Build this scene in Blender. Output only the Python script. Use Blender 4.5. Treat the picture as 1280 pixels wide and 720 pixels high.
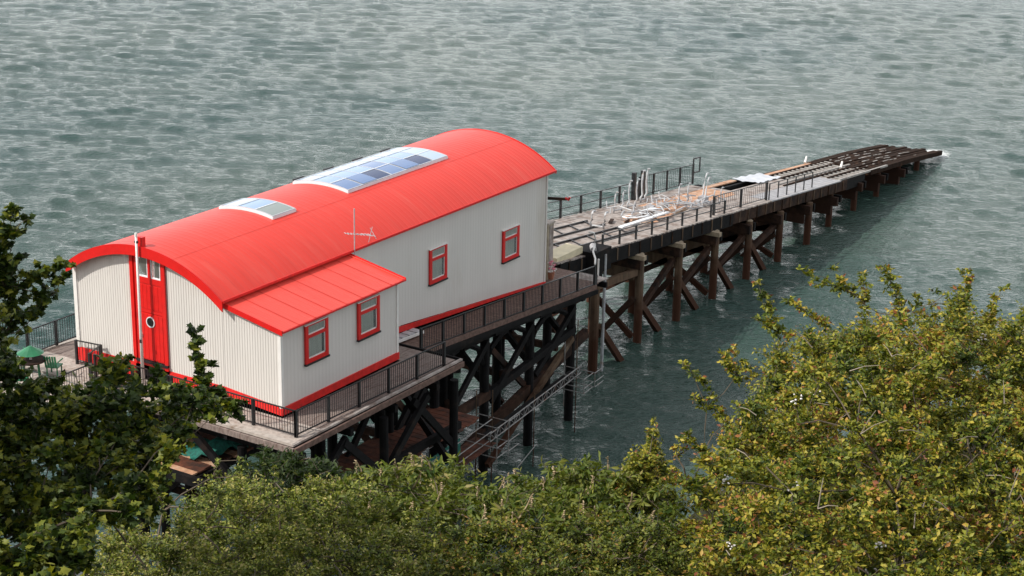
import bpy, math, random
import numpy as np
from mathutils import Vector, Matrix
S = bpy.context.scene
for o in list(bpy.data.objects): bpy.data.objects.remove(o)
R = math.radians
random.seed(7)
# ---------------------------------------------------------------- camera
cam = bpy.data.cameras.new('camera'); camo = bpy.data.objects.new('camera', cam)
S.collection.objects.link(camo); S.camera = camo
cam.sensor_width = 36; cam.lens = 2213.575/1280*36
cam.clip_start = .5; cam.clip_end = 9000
r_ = Vector((0.536371, -0.843769, 0.018963)); u_ = Vector((0.2564, 0.184314, 0.948835)); f_ = Vector((0.804093, 0.504065, -0.315203))
M = Matrix((r_, u_, -f_)).transposed().to_4x4(); M.translation = Vector((-44.995, -37.715, 32.465))
camo.matrix_world = M
S.render.resolution_x, S.render.resolution_y = 1024, 576
# ---------------------------------------------------------------- light
SUN_EL = R(42); SUN_DIR = Vector((-.80*math.cos(SUN_EL), .60*math.cos(SUN_EL), math.sin(SUN_EL)))
W = bpy.data.worlds.new('World'); S.world = W; W.use_nodes = True
wn = W.node_tree; bg = wn.nodes['Background']; sky = wn.nodes.new('ShaderNodeTexSky')
sky.sky_type = 'NISHITA'; sky.sun_disc = False; sky.sun_elevation = SUN_EL
sky.sun_rotation = math.atan2(SUN_DIR.x, SUN_DIR.y); sky.air_density = 1.0; sky.dust_density = 3.0; sky.ozone_density = 1.0
wt = wn.nodes.new('ShaderNodeTexCoord'); wm = wn.nodes.new('ShaderNodeMapping'); wm.inputs['Scale'].default_value = (1, 1, 2.5)
wz = wn.nodes.new('ShaderNodeTexNoise'); wz.inputs['Scale'].default_value = 2.2; wz.inputs['Detail'].default_value = 6
wr = wn.nodes.new('ShaderNodeMapRange'); wr.inputs[1].default_value = .32; wr.inputs[2].default_value = .68; wr.inputs[3].default_value = .45; wr.inputs[4].default_value = .95
wx = wn.nodes.new('ShaderNodeMix'); wx.data_type = 'RGBA'; wx.inputs[7].default_value = (9.0, 9.1, 9.2, 1)   # thin bright cloud over the Nishita sky
wn.links.new(wt.outputs['Generated'], wm.inputs[0]); wn.links.new(wm.outputs[0], wz.inputs['Vector']); wn.links.new(wz.outputs[0], wr.inputs[0])
ws = wn.nodes.new('ShaderNodeSeparateXYZ'); wh = wn.nodes.new('ShaderNodeMapRange'); wh.inputs[1].default_value = .0; wh.inputs[2].default_value = .45
wh.inputs[3].default_value = 25.0; wh.inputs[4].default_value = 8.0   # the veil is whiter towards the horizon all round
wc_ = wn.nodes.new('ShaderNodeCombineColor'); wv = wn.nodes.new('ShaderNodeVectorMath'); wv.operation = 'MULTIPLY'; wv.inputs[1].default_value = (.985, 1.0, 1.01)
wn.links.new(wt.outputs['Generated'], ws.inputs[0]); wn.links.new(ws.outputs[2], wh.inputs[0])
for k in range(3): wn.links.new(wh.outputs[0], wc_.inputs[k])
wn.links.new(wc_.outputs[0], wv.inputs[0]); wn.links.new(wv.outputs[0], wx.inputs[7])
wn.links.new(wr.outputs[0], wx.inputs[0]); wn.links.new(sky.outputs[0], wx.inputs[6])
wn.links.new(wx.outputs[2], bg.inputs[0]); bg.inputs[1].default_value = .115
sl = bpy.data.lights.new('sun', 'SUN'); sl.energy = 4.0; sl.angle = R(.6); sl.color = (1, .95, .87)
so = bpy.data.objects.new('sun', sl); S.collection.objects.link(so)
so.rotation_euler = SUN_DIR.to_track_quat('Z', 'Y').to_euler()
S.view_settings.view_transform = 'Standard'; S.view_settings.look = 'None'; S.view_settings.gamma = 1
S.view_settings.exposure = 0.0
# ---------------------------------------------------------------- materials
MATS = {}
def mat(name, col, rough=.6, metal=0, var=.25, scale=3.0, bump=0.0, bscale=40.0, stain=None, stain_amt=.0, spec=.5, coords='Object', stretch=(1,1,1), trans=0, tcol=None):
    """painted / timber / metal surface: base colour broken by two noises, optional stain colour and fine relief"""
    m = bpy.data.materials.new(name); m.use_nodes = True; nt = m.node_tree; n = nt.nodes; L = nt.links
    b = n['Principled BSDF']; b.inputs['Roughness'].default_value = rough; b.inputs['Metallic'].default_value = metal
    b.inputs['Specular IOR Level'].default_value = spec
    tc = n.new('ShaderNodeNewGeometry'); mp = n.new('ShaderNodeMapping'); mp.inputs['Scale'].default_value = stretch
    L.new(tc.outputs['Position'], mp.inputs['Vector'])
    nz = n.new('ShaderNodeTexNoise'); nz.inputs['Scale'].default_value = scale; nz.inputs['Detail'].default_value = 6
    L.new(mp.outputs[0], nz.inputs['Vector'])
    rp = n.new('ShaderNodeMapRange'); rp.inputs[1].default_value = .3; rp.inputs[2].default_value = .7
    rp.inputs[3].default_value = 1-var; rp.inputs[4].default_value = 1+var; L.new(nz.outputs[0], rp.inputs[0])
    mu = n.new('ShaderNodeMix'); mu.data_type = 'RGBA'; mu.blend_type = 'MULTIPLY'; mu.inputs[0].default_value = 1
    mu.inputs[6].default_value = (*col, 1); L.new(rp.outputs[0], mu.inputs[7]); last = mu.outputs[2]
    if stain:
        n2 = n.new('ShaderNodeTexNoise'); n2.inputs['Scale'].default_value = scale*.45; n2.inputs['Detail'].default_value = 8; n2.inputs['Roughness'].default_value = .65
        L.new(mp.outputs[0], n2.inputs['Vector'])
        r2 = n.new('ShaderNodeMapRange'); r2.inputs[1].default_value = .62-stain_amt*.3; r2.inputs[2].default_value = .8-stain_amt*.3; L.new(n2.outputs[0], r2.inputs[0])
        m2 = n.new('ShaderNodeMix'); m2.data_type = 'RGBA'; m2.inputs[7].default_value = (*stain, 1)
        L.new(r2.outputs[0], m2.inputs[0]); L.new(last, m2.inputs[6]); last = m2.outputs[2]
    L.new(last, b.inputs['Base Color'])
    if bump:
        n3 = n.new('ShaderNodeTexNoise'); n3.inputs['Scale'].default_value = bscale; n3.inputs['Detail'].default_value = 4
        L.new(mp.outputs[0], n3.inputs['Vector'])
        bp = n.new('ShaderNodeBump'); bp.inputs['Strength'].default_value = bump; bp.inputs['Distance'].default_value = .02
        L.new(n3.outputs[0], bp.inputs['Height']); L.new(bp.outputs[0], b.inputs['Normal'])
    MATS[name] = m; return m
M_roof = mat('red_roof_sheet', (.73, .050, .033), .40, var=.05, scale=1.1, stain=(.74, .080, .057), stain_amt=.3, stretch=(3, .5, .5), bump=.05, bscale=14, spec=.35)
M_leanroof = mat('red_flat_roof_sheet', (.74, .070, .050), .42, var=.06, scale=1.6, stain=(.6, .05, .035), stain_amt=.2, stretch=(4, .5, .5), spec=.4)
M_red = mat('red_gloss_paint', (.68, .012, .010), .35, var=.08, scale=4)
M_redwood = mat('red_painted_board', (.66, .014, .011), .45, var=.15, scale=5, stain=(.3, .02, .02), stain_amt=.1)
M_wall = mat('cream_cladding', (.68, .65, .615), .55, var=.04, scale=1.2, stain=(.58, .53, .47), stain_amt=.15, stretch=(1, 1, .22))
M_trim = mat('white_trim', (.80, .78, .75), .5, var=.05, stain=(.6, .57, .5), stain_amt=.1)
M_bar = mat('grey_glazing_bar', (.50, .52, .55), .4, var=.08)
M_white = mat('white_metal_frame', (.80, .82, .85), .35, var=.06)
M_tube = mat('weathered_white_tube', (.44, .45, .47), .4, var=.2, stain=(.35, .22, .14), stain_amt=.25, scale=6)
M_scaf = mat('dull_scaffold_tube', (.24, .235, .23), .5, var=.3, stain=(.20, .09, .05), stain_amt=.3, scale=6)
M_tar = mat('tarred_timber', (.0085, .0078, .0085), .75, var=.4, scale=3, bump=.4, stain=(.030, .020, .016), stain_amt=.2, spec=.15)
M_pile = mat('brown_pile_timber', (.115, .074, .048), .8, var=.45, scale=4, stretch=(1, 1, .2), bump=.6, stain=(.15, .115, .085), stain_amt=.35, spec=.15)
M_brace = mat('rusty_brown_brace', (.052, .027, .018), .8, var=.45, scale=3, bump=.4, stain=(.016, .011, .010), stain_amt=.6, spec=.15)
M_piletop = mat('pale_pile_top', (.34, .27, .19), .85, var=.3, scale=8)  # paler timber; sunlight on pile tops and beam ends put into the colour
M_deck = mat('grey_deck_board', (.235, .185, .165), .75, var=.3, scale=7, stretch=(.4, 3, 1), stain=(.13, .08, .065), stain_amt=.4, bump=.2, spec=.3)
M_deckpale = mat('pale_deck_board', (.43, .37, .33), .7, var=.22, scale=6, stain=(.26, .19, .15), stain_amt=.3, bump=.2, spec=.3)  # paler copy of the deck board, front sunlight put into the colour
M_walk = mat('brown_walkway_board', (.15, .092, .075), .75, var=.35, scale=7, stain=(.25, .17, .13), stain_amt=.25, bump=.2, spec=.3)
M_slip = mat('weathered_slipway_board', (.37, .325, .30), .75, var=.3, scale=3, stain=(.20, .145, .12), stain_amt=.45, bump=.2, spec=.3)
M_grey = mat('grey_slipway_board', (.34, .335, .35), .6, var=.25, scale=2.5, stain=(.38, .36, .35), stain_amt=.4)
M_orange = mat('orange_fresh_board', (.50, .27, .16), .75, var=.3, scale=4, stain=(.55, .40, .30), stain_amt=.4)
M_rustboard = mat('rusty_underfloor_board', (.12, .035, .016), .8, var=.5, scale=3, stain=(.03, .015, .010), stain_amt=.5)
M_rust = mat('rust_brown_stringer', (.026, .014, .009), .9, var=.5, scale=5, bump=.5, stain=(.10, .045, .02), stain_amt=.2, spec=.1)
M_tie = mat('pale_grey_tie', (.33, .31, .29), .7, var=.3, scale=5, stain=(.15, .10, .08), stain_amt=.3)
M_sheet = mat('white_tarpaulin', (.58, .60, .65), .5, var=.12, scale=2, bump=.3, bscale=3)
M_rail = mat('black_railing_paint', (.014, .014, .016), .4, var=.3)
M_dark = mat('dark_rubber', (.015, .015, .017), .6)
M_kerb = mat('pale_kerb_timber', (.42, .37, .33), .7, var=.2, scale=5, stain=(.22, .16, .12), stain_amt=.3)
M_green = mat('green_garden_plastic', (.02, .17, .075), .45, var=.15)
M_net = mat('green_netting', (.006, .11, .085), .8, var=.5, scale=9)
M_curtain = mat('pale_curtain', (.52, .55, .50), .8, var=.12, scale=12, stretch=(1, 1, .1))
M_stone = mat('pale_shore_rock', (.30, .27, .25), .85, var=.4, scale=2, bump=.8, bscale=6)
M_pink = mat('pink_petal', (.75, .20, .28), .6, var=.2); M_petal = mat('white_petal', (.8, .76, .72), .6)
M_terr = mat('clay_pot', (.35, .14, .08), .8)
M_beige = mat('beige_cabinet', (.42, .36, .27), .6, var=.2, stain=(.25, .2, .14), stain_amt=.2)
M_yel = mat('sunlit_yellow_panel', (.66, .58, .40), .7, var=.12)  # yellow of the sun on this board is put into its colour
M_grav = mat('cliff_earth', (.030, .025, .015), .95, var=.5, scale=2.2, bump=.8, bscale=8, spec=.1, stain=(.02, .028, .010), stain_amt=.5)
def glass(name, col, rough, alpha_t):
    m = bpy.data.materials.new(name); m.use_nodes = True; b = m.node_tree.nodes['Principled BSDF']
    b.inputs['Base Color'].default_value = (*col, 1); b.inputs['Roughness'].default_value = rough
    b.inputs['IOR'].default_value = 1.5; b.inputs['Transmission Weight'].default_value = alpha_t; return m
M_glass = glass('window_glass', (.85, .9, .88), .02, .9)
M_skyglass = glass('blue_sky_sheen_glass', (.15, .24, .45), .10, 0); M_skyglass.node_tree.nodes['Principled BSDF'].inputs['Specular IOR Level'].default_value = .9
M_skydark = glass('dark_skylight_glass', (.05, .075, .16), .10, 0)
M_skypale = glass('pale_blind_sky_sheen', (.30, .43, .63), .16, 0)  # pane tones, blue to white, paint the sky's reflection along with pale blinds
M_skywhite = glass('white_blind_sky_sheen', (.44, .55, .68), .2, 0)
M_blackglass = glass('porthole_glass', (.01, .012, .012), .06, 0)
def weed(m, z0, z1, col):
    # wet, weed-covered timber up to the tide mark
    nt = m.node_tree; n = nt.nodes; L = nt.links; b = n['Principled BSDF']; src = b.inputs['Base Color'].links[0].from_socket
    g = n.new('ShaderNodeNewGeometry'); s = n.new('ShaderNodeSeparateXYZ'); L.new(g.outputs['Position'], s.inputs[0])
    z = n.new('ShaderNodeTexNoise'); z.inputs['Scale'].default_value = 2.5; L.new(g.outputs['Position'], z.inputs['Vector'])
    ad = n.new('ShaderNodeMath'); ad.operation = 'MULTIPLY_ADD'; ad.inputs[1].default_value = -1.6; L.new(z.outputs[0], ad.inputs[0]); L.new(s.outputs[2], ad.inputs[2])
    r = n.new('ShaderNodeMapRange'); r.inputs[1].default_value = z0-.8; r.inputs[2].default_value = z1-.8; r.inputs[3].default_value = 1; r.inputs[4].default_value = 0; L.new(ad.outputs[0], r.inputs[0])
    mx = n.new('ShaderNodeMix'); mx.data_type = 'RGBA'; L.new(r.outputs[0], mx.inputs[0]); L.new(src, mx.inputs[6]); mx.inputs[7].default_value = (*col, 1); L.new(mx.outputs[2], b.inputs['Base Color'])
weed(M_pile, 1.6, 3.2, (.062, .027, .016)); weed(M_brace, 1.2, 2.8, (.036, .017, .011))
# ---------------------------------------------------------------- mesh helpers
class MB:
    def __init__(s): s.v = []; s.f = []
    def quad(s, a, b, c, d):
        k = len(s.v); s.v += [tuple(a), tuple(b), tuple(c), tuple(d)]; s.f.append((k, k+1, k+2, k+3)); return s
    def hexa(s, P8):
        k = len(s.v); s.v += [tuple(q) for q in P8]
        s.f += [(k, k+3, k+2, k+1), (k+4, k+5, k+6, k+7), (k, k+1, k+5, k+4), (k+1, k+2, k+6, k+5), (k+2, k+3, k+7, k+6), (k+3, k, k+4, k+7)]; return s
    def box(s, x0, x1, y0, y1, z0, z1):
        return s.hexa([(x0, y0, z0), (x1, y0, z0), (x1, y1, z0), (x0, y1, z0), (x0, y0, z1), (x1, y0, z1), (x1, y1, z1), (x0, y1, z1)])
    def beam(s, a, b, w, h, up=(0, 0, 1)):
        a = Vector(a); b = Vector(b); d = (b-a).normalized(); up = Vector(up)
        if abs(d.dot(up)) > .97: up = Vector((1, 0, 0))
        x = d.cross(up).normalized()*(w/2); y = x.cross(d).normalized()*(h/2)
        return s.hexa([a-x-y, a+x-y, a+x+y, a-x+y, b-x-y, b+x-y, b+x+y, b-x+y])
    def tube(s, pts, r, n=6, r2=None):
        pts = [Vector(q) for q in pts]; k0 = len(s.v); N = len(pts)
        for i, q in enumerate(pts):
            d = (pts[min(i+1, N-1)]-pts[max(i-1, 0)])
            if d.length < 1e-6: d = Vector((0, 0, 1))
            d.normalize(); up = Vector((0, 0, 1)) if abs(d.z) < .9 else Vector((1, 0, 0))
            x = d.cross(up).normalized(); y = x.cross(d)
            rr = r if r2 is None else r+(r2-r)*i/max(1, N-1)
            for k in range(n):
                a = 2*math.pi*k/n; s.v.append(tuple(q+x*math.cos(a)*rr+y*math.sin(a)*rr))
        for i in range(N-1):
            for k in range(n):
                s.f.append((k0+i*n+k, k0+i*n+(k+1) % n, k0+(i+1)*n+(k+1) % n, k0+(i+1)*n+k))
        s.f.append(tuple(k0+k for k in range(n))[::-1]); s.f.append(tuple(k0+(N-1)*n+k for k in range(n))); return s
    def build(s, name, m, parent=None, label=None, smooth=False, kind=None):
        me = bpy.data.meshes.new(name); me.from_pydata(s.v, [], s.f); me.materials.append(m); me.update()
        if smooth: me.polygons.foreach_set('use_smooth', [True]*len(me.polygons))
        o = bpy.data.objects.new(name, me); S.collection.objects.link(o)
        if parent is not None: o.parent = parent; o.matrix_parent_inverse = Matrix.Translation(parent.location).inverted() if parent.type == 'EMPTY' else Matrix()
        if label: o['label'] = label
        if kind: o['kind'] = kind
        return o
def tag(o, label, cat, group=None):
    o['label'] = label; o['category'] = cat
    if group: o['group'] = group
    return o
def thing(name, label, cat, loc=(0, 0, 0), group=None):
    o = bpy.data.objects.new(name, None); o.empty_display_size = .3; S.collection.objects.link(o); o.location = loc
    return tag(o, label, cat, group)
def inst(o, loc, parent=None, rot=None):
    c = o.copy(); S.collection.objects.link(c); c.parent = parent if parent is not None else o.parent
    c.location = loc
    if rot is not None: c.rotation_euler = rot
    return c
# ---------------------------------------------------------------- water
def build_water():
    ca, sa = .8475, .5308
    us = [-3000, -1500, -600, -200, -60, 0]; u = 20.0
    while u < 225: us.append(u); u += .17+.0028*max(0, u-40)
    while u < 5000: us.append(u); u *= 1.12; u += 2
    vs = [-4000, -1800, -800, -350, -180, -110]; v = -80.0
    while v < 80: vs.append(v); v += .25
    vs += [80, 110, 180, 350, 800, 1800, 4000]
    U, V = np.meshgrid(np.array(us), np.array(vs), indexing='ij')
    X = -45+U*ca-V*sa*-1; Y = -37.7+U*sa-V*ca*1
    rng = np.random.RandomState(3); H = np.zeros_like(X); step = .17+.0028*np.maximum(0, U-40)
    sharp = .75+.25*np.sin(X*.045+1.3)*np.sin(Y*.05)
    for i in range(150):
        lam = .62*(5.2/.62)**(rng.rand()**1.25); a = rng.normal(0, .52)+.10; kx = ca*math.cos(a)-(-sa)*-1*math.sin(a); 
        dx = ca*math.cos(a)+sa*math.sin(a); dy = sa*math.cos(a)-ca*math.sin(a)
        k = 2*math.pi/lam; ph = rng.rand()*6.28
        amp = .0044*lam**.40*np.clip((lam/step-2.0)/1.2, 0, 1)
        H += amp*(np.exp(np.sin(k*(dx*X+dy*Y)+ph+.6*np.sin(.11*X+.07*Y+i)))-1.2)
    fade = np.clip((230-U)/30, 0, 1)*np.clip((80-np.abs(V))/10, 0, 1); H *= fade*sharp
    nu, nv = U.shape
    co = np.stack([X, Y, H], -1).reshape(-1, 3)
    idx = np.arange(nu*nv).reshape(nu, nv)
    q = np.stack([idx[:-1, :-1], idx[:-1, 1:], idx[1:, 1:], idx[1:, :-1]], -1).reshape(-1, 4)[:, ::-1]
    me = bpy.data.meshes.new('sea'); me.vertices.add(len(co)); me.vertices.foreach_set('co', co.ravel())
    me.loops.add(q.size); me.loops.foreach_set('vertex_index', q.ravel()); me.polygons.add(len(q))
    me.polygons.foreach_set('loop_start', np.arange(0, q.size, 4)); me.update(); me.validate()
    me.polygons.foreach_set('use_smooth', [True]*len(q))
    if me.polygons[len(q)//2].normal.z < 0: me.flip_normals()
    o = bpy.data.objects.new('sea', me); S.collection.objects.link(o); o['kind'] = 'structure'; o['label'] = 'grey green choppy sea around the pier'
    m = bpy.data.materials.new('sea_water'); m.use_nodes = True; nt = m.node_tree; n = nt.nodes; L = nt.links; b = n['Principled BSDF']
    g = n.new('ShaderNodeNewGeometry'); mp = n.new('ShaderNodeMapping'); mp.inputs['Rotation'].default_value = (0, 0, -math.atan2(.5308, .8475)-.12)
    L.new(g.outputs['Position'], mp.inputs['Vector'])
    mp2 = n.new('ShaderNodeMapping'); mp2.inputs['Scale'].default_value = (1, .5, 1); L.new(mp.outputs[0], mp2.inputs['Vector'])
    def noise(sc, det, src=mp2, ro=.55):
        z = n.new('ShaderNodeTexNoise'); z.inputs['Scale'].default_value = sc; z.inputs['Detail'].default_value = det; z.inputs['Roughness'].default_value = ro
        L.new(src.outputs[0], z.inputs['Vector']); return z
    n1 = noise(1.9, 4, ro=.55); n2 = noise(5.0, 4); n3 = noise(.028, 3, mp)
    b1 = n.new('ShaderNodeBump'); b1.inputs['Strength'].default_value = 1; b1.inputs['Distance'].default_value = SEA_B1; L.new(n1.outputs[0], b1.inputs['Height'])
    b2 = n.new('ShaderNodeBump'); b2.inputs['Strength'].default_value = 1; b2.inputs['Distance'].default_value = SEA_B2; L.new(n2.outputs[0], b2.inputs['Height']); L.new(b1.outputs[0], b2.inputs['Normal'])
    L.new(b2.outputs[0], b.inputs['Normal'])
    cr = n.new('ShaderNodeValToRGB'); cr.color_ramp.elements[0].position = .35; cr.color_ramp.elements[0].color = (*SEA_C0, 1)
    cr.color_ramp.elements[1].position = .68; cr.color_ramp.elements[1].color = (*SEA_C1, 1); L.new(n3.outputs[0], cr.inputs[0])
    # foam: rings round the sunken pier end and sparse crests
    def blob(cx, cy, r0, r1, amt=1.0):
        d = n.new('ShaderNodeVectorMath'); d.operation = 'DISTANCE'; d.inputs[1].default_value = (cx, cy, 0); L.new(g.outputs['Position'], d.inputs[0])
        rr = n.new('ShaderNodeMapRange'); rr.inputs[1].default_value = r0; rr.inputs[2].default_value = r1; rr.inputs[3].default_value = amt; rr.inputs[4].default_value = 0
        L.new(d.outputs[1], rr.inputs[0]); return rr.outputs[0]
    def mx(a, c, op='MAXIMUM'):
        k = n.new('ShaderNodeMath'); k.operation = op; L.new(a, k.inputs[0])
        if isinstance(c, (int, float)): k.inputs[1].default_value = c
        else: L.new(c, k.inputs[1])
        return k.outputs[0]
    msk = blob(84.3, 5.4, .4, 3.0, 1.0)
    for a in ((83.0, 8.2, .4, 2.4, .95), (85.2, 8.0, .2, 3.0, .6), (80.0, 10.6, .2, 2.0, .72), (-1, 4, 1, 5, .9), (-4, 10, 1, 7, .9)): msk = mx(msk, blob(*a))
    pil = None
    for k in range(9):
        q = blob(33.7+4.5*k, 3.7, .15, .75, .62); msk = mx(msk, q)
    nf = noise(3.2, 5, mp, .7); t = mx(nf.outputs[0], msk, 'ADD')
    ft = n.new('ShaderNodeMapRange'); ft.inputs[1].default_value = 1.12; ft.inputs[2].default_value = 1.42; L.new(t, ft.inputs[0])
    nw = noise(.55, 9, mp2, .75); wc = n.new('ShaderNodeMapRange'); wc.inputs[1].default_value = .735; wc.inputs[2].default_value = .77; L.new(nw.outputs[0], wc.inputs[0])
    foam = mx(ft.outputs[0], wc.outputs[0])
    mc = n.new('ShaderNodeMix'); mc.data_type = 'RGBA'; L.new(foam, mc.inputs[0]); L.new(cr.outputs[0], mc.inputs[6]); mc.inputs[7].default_value = (.78, .80, .80, 1)
    L.new(mc.outputs[2], b.inputs['Base Color'])
    rg = n.new('ShaderNodeMapRange'); rg.inputs[3].default_value = SEA_R; rg.inputs[4].default_value = .7; L.new(foam, rg.inputs[0]); L.new(rg.outputs[0], b.inputs['Roughness'])
    b.inputs['IOR'].default_value = 1.33
    me.materials.append(m)
SEA_B1, SEA_B2, SEA_R = .15, .15, .10
SEA_C0, SEA_C1 = (.014, .052, .046), (.058, .090, .074)
build_water()
# ---------------------------------------------------------------- terrain: cliff under the camera, falling to the shore
def build_terrain():
    rng = np.random.RandomState(11)
    s = np.concatenate([[-400, -150, -60, -25], np.arange(-10, 17, 1.6), np.arange(17, 27, .5), np.arange(27.5, 62, 1.6), [70]]); v = np.concatenate([[-400, -200, -100, -60], np.arange(-45, -8, 1.8), np.arange(-8, 12, .6), np.arange(12.6, 46, 1.8), [60, 100, 200, 400]])
    Sg, Vg = np.meshgrid(s, v, indexing='ij')
    z = np.interp(Sg, [-400, -20, 0, 5, 12, 18, 30, 45, 51, 56, 75], [60, 33, 30.9, 28.2, 23.5, 20.2, 13, 5.5, 1, -3, -8])
    for i in range(14):
        a, b = rng.normal(0, .35, 2); z += .22*np.sin(a*Sg+b*Vg+rng.rand()*6)*np.clip((Sg+2)/8, 0, 1)
    # earth bank under the hedge, added to darken the gaps between its leaves
    z += np.interp(Sg, [18.3, 19.6, 21.2, 23.2, 26], [0, .55, 1, 1, 0])*np.interp(Vg, [-4.6, -3.6, -2, 1.6, 2.8, 3.8, 6.4, 7.4], [0, 2.6, 3.5, 3.6, 4.6, 5.4, 5.0, 0])*np.where(Sg > 18, 1, 0)
    X = -45+Sg*.8475+Vg*.5308; Y = -37.7+Sg*.5308-Vg*.8475
    nu, nv = X.shape; mb = MB(); mb.v = [tuple(q) for q in np.stack([X, Y, z], -1).reshape(-1, 3)]
    for i in range(nu-1):
        for j in range(nv-1): k = i*nv+j; mb.f.append((k, k+nv, k+nv+1, k+1))
    o = mb.build('cliff_ground', M_grav, smooth=True, kind='structure')
    if o.data.polygons[len(o.data.polygons)//2].normal.z < 0: o.data.flip_normals()
build_terrain()
def ground_z(x, y):
    s = (x+45)*.8475+(y+37.7)*.5308
    return float(np.interp(s, [-400, -20, 0, 5, 12, 18, 30, 45, 51, 56, 75], [60, 33, 30.9, 28.2, 23.5, 20.2, 13, 5.5, 1, -3, -8]))
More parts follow.
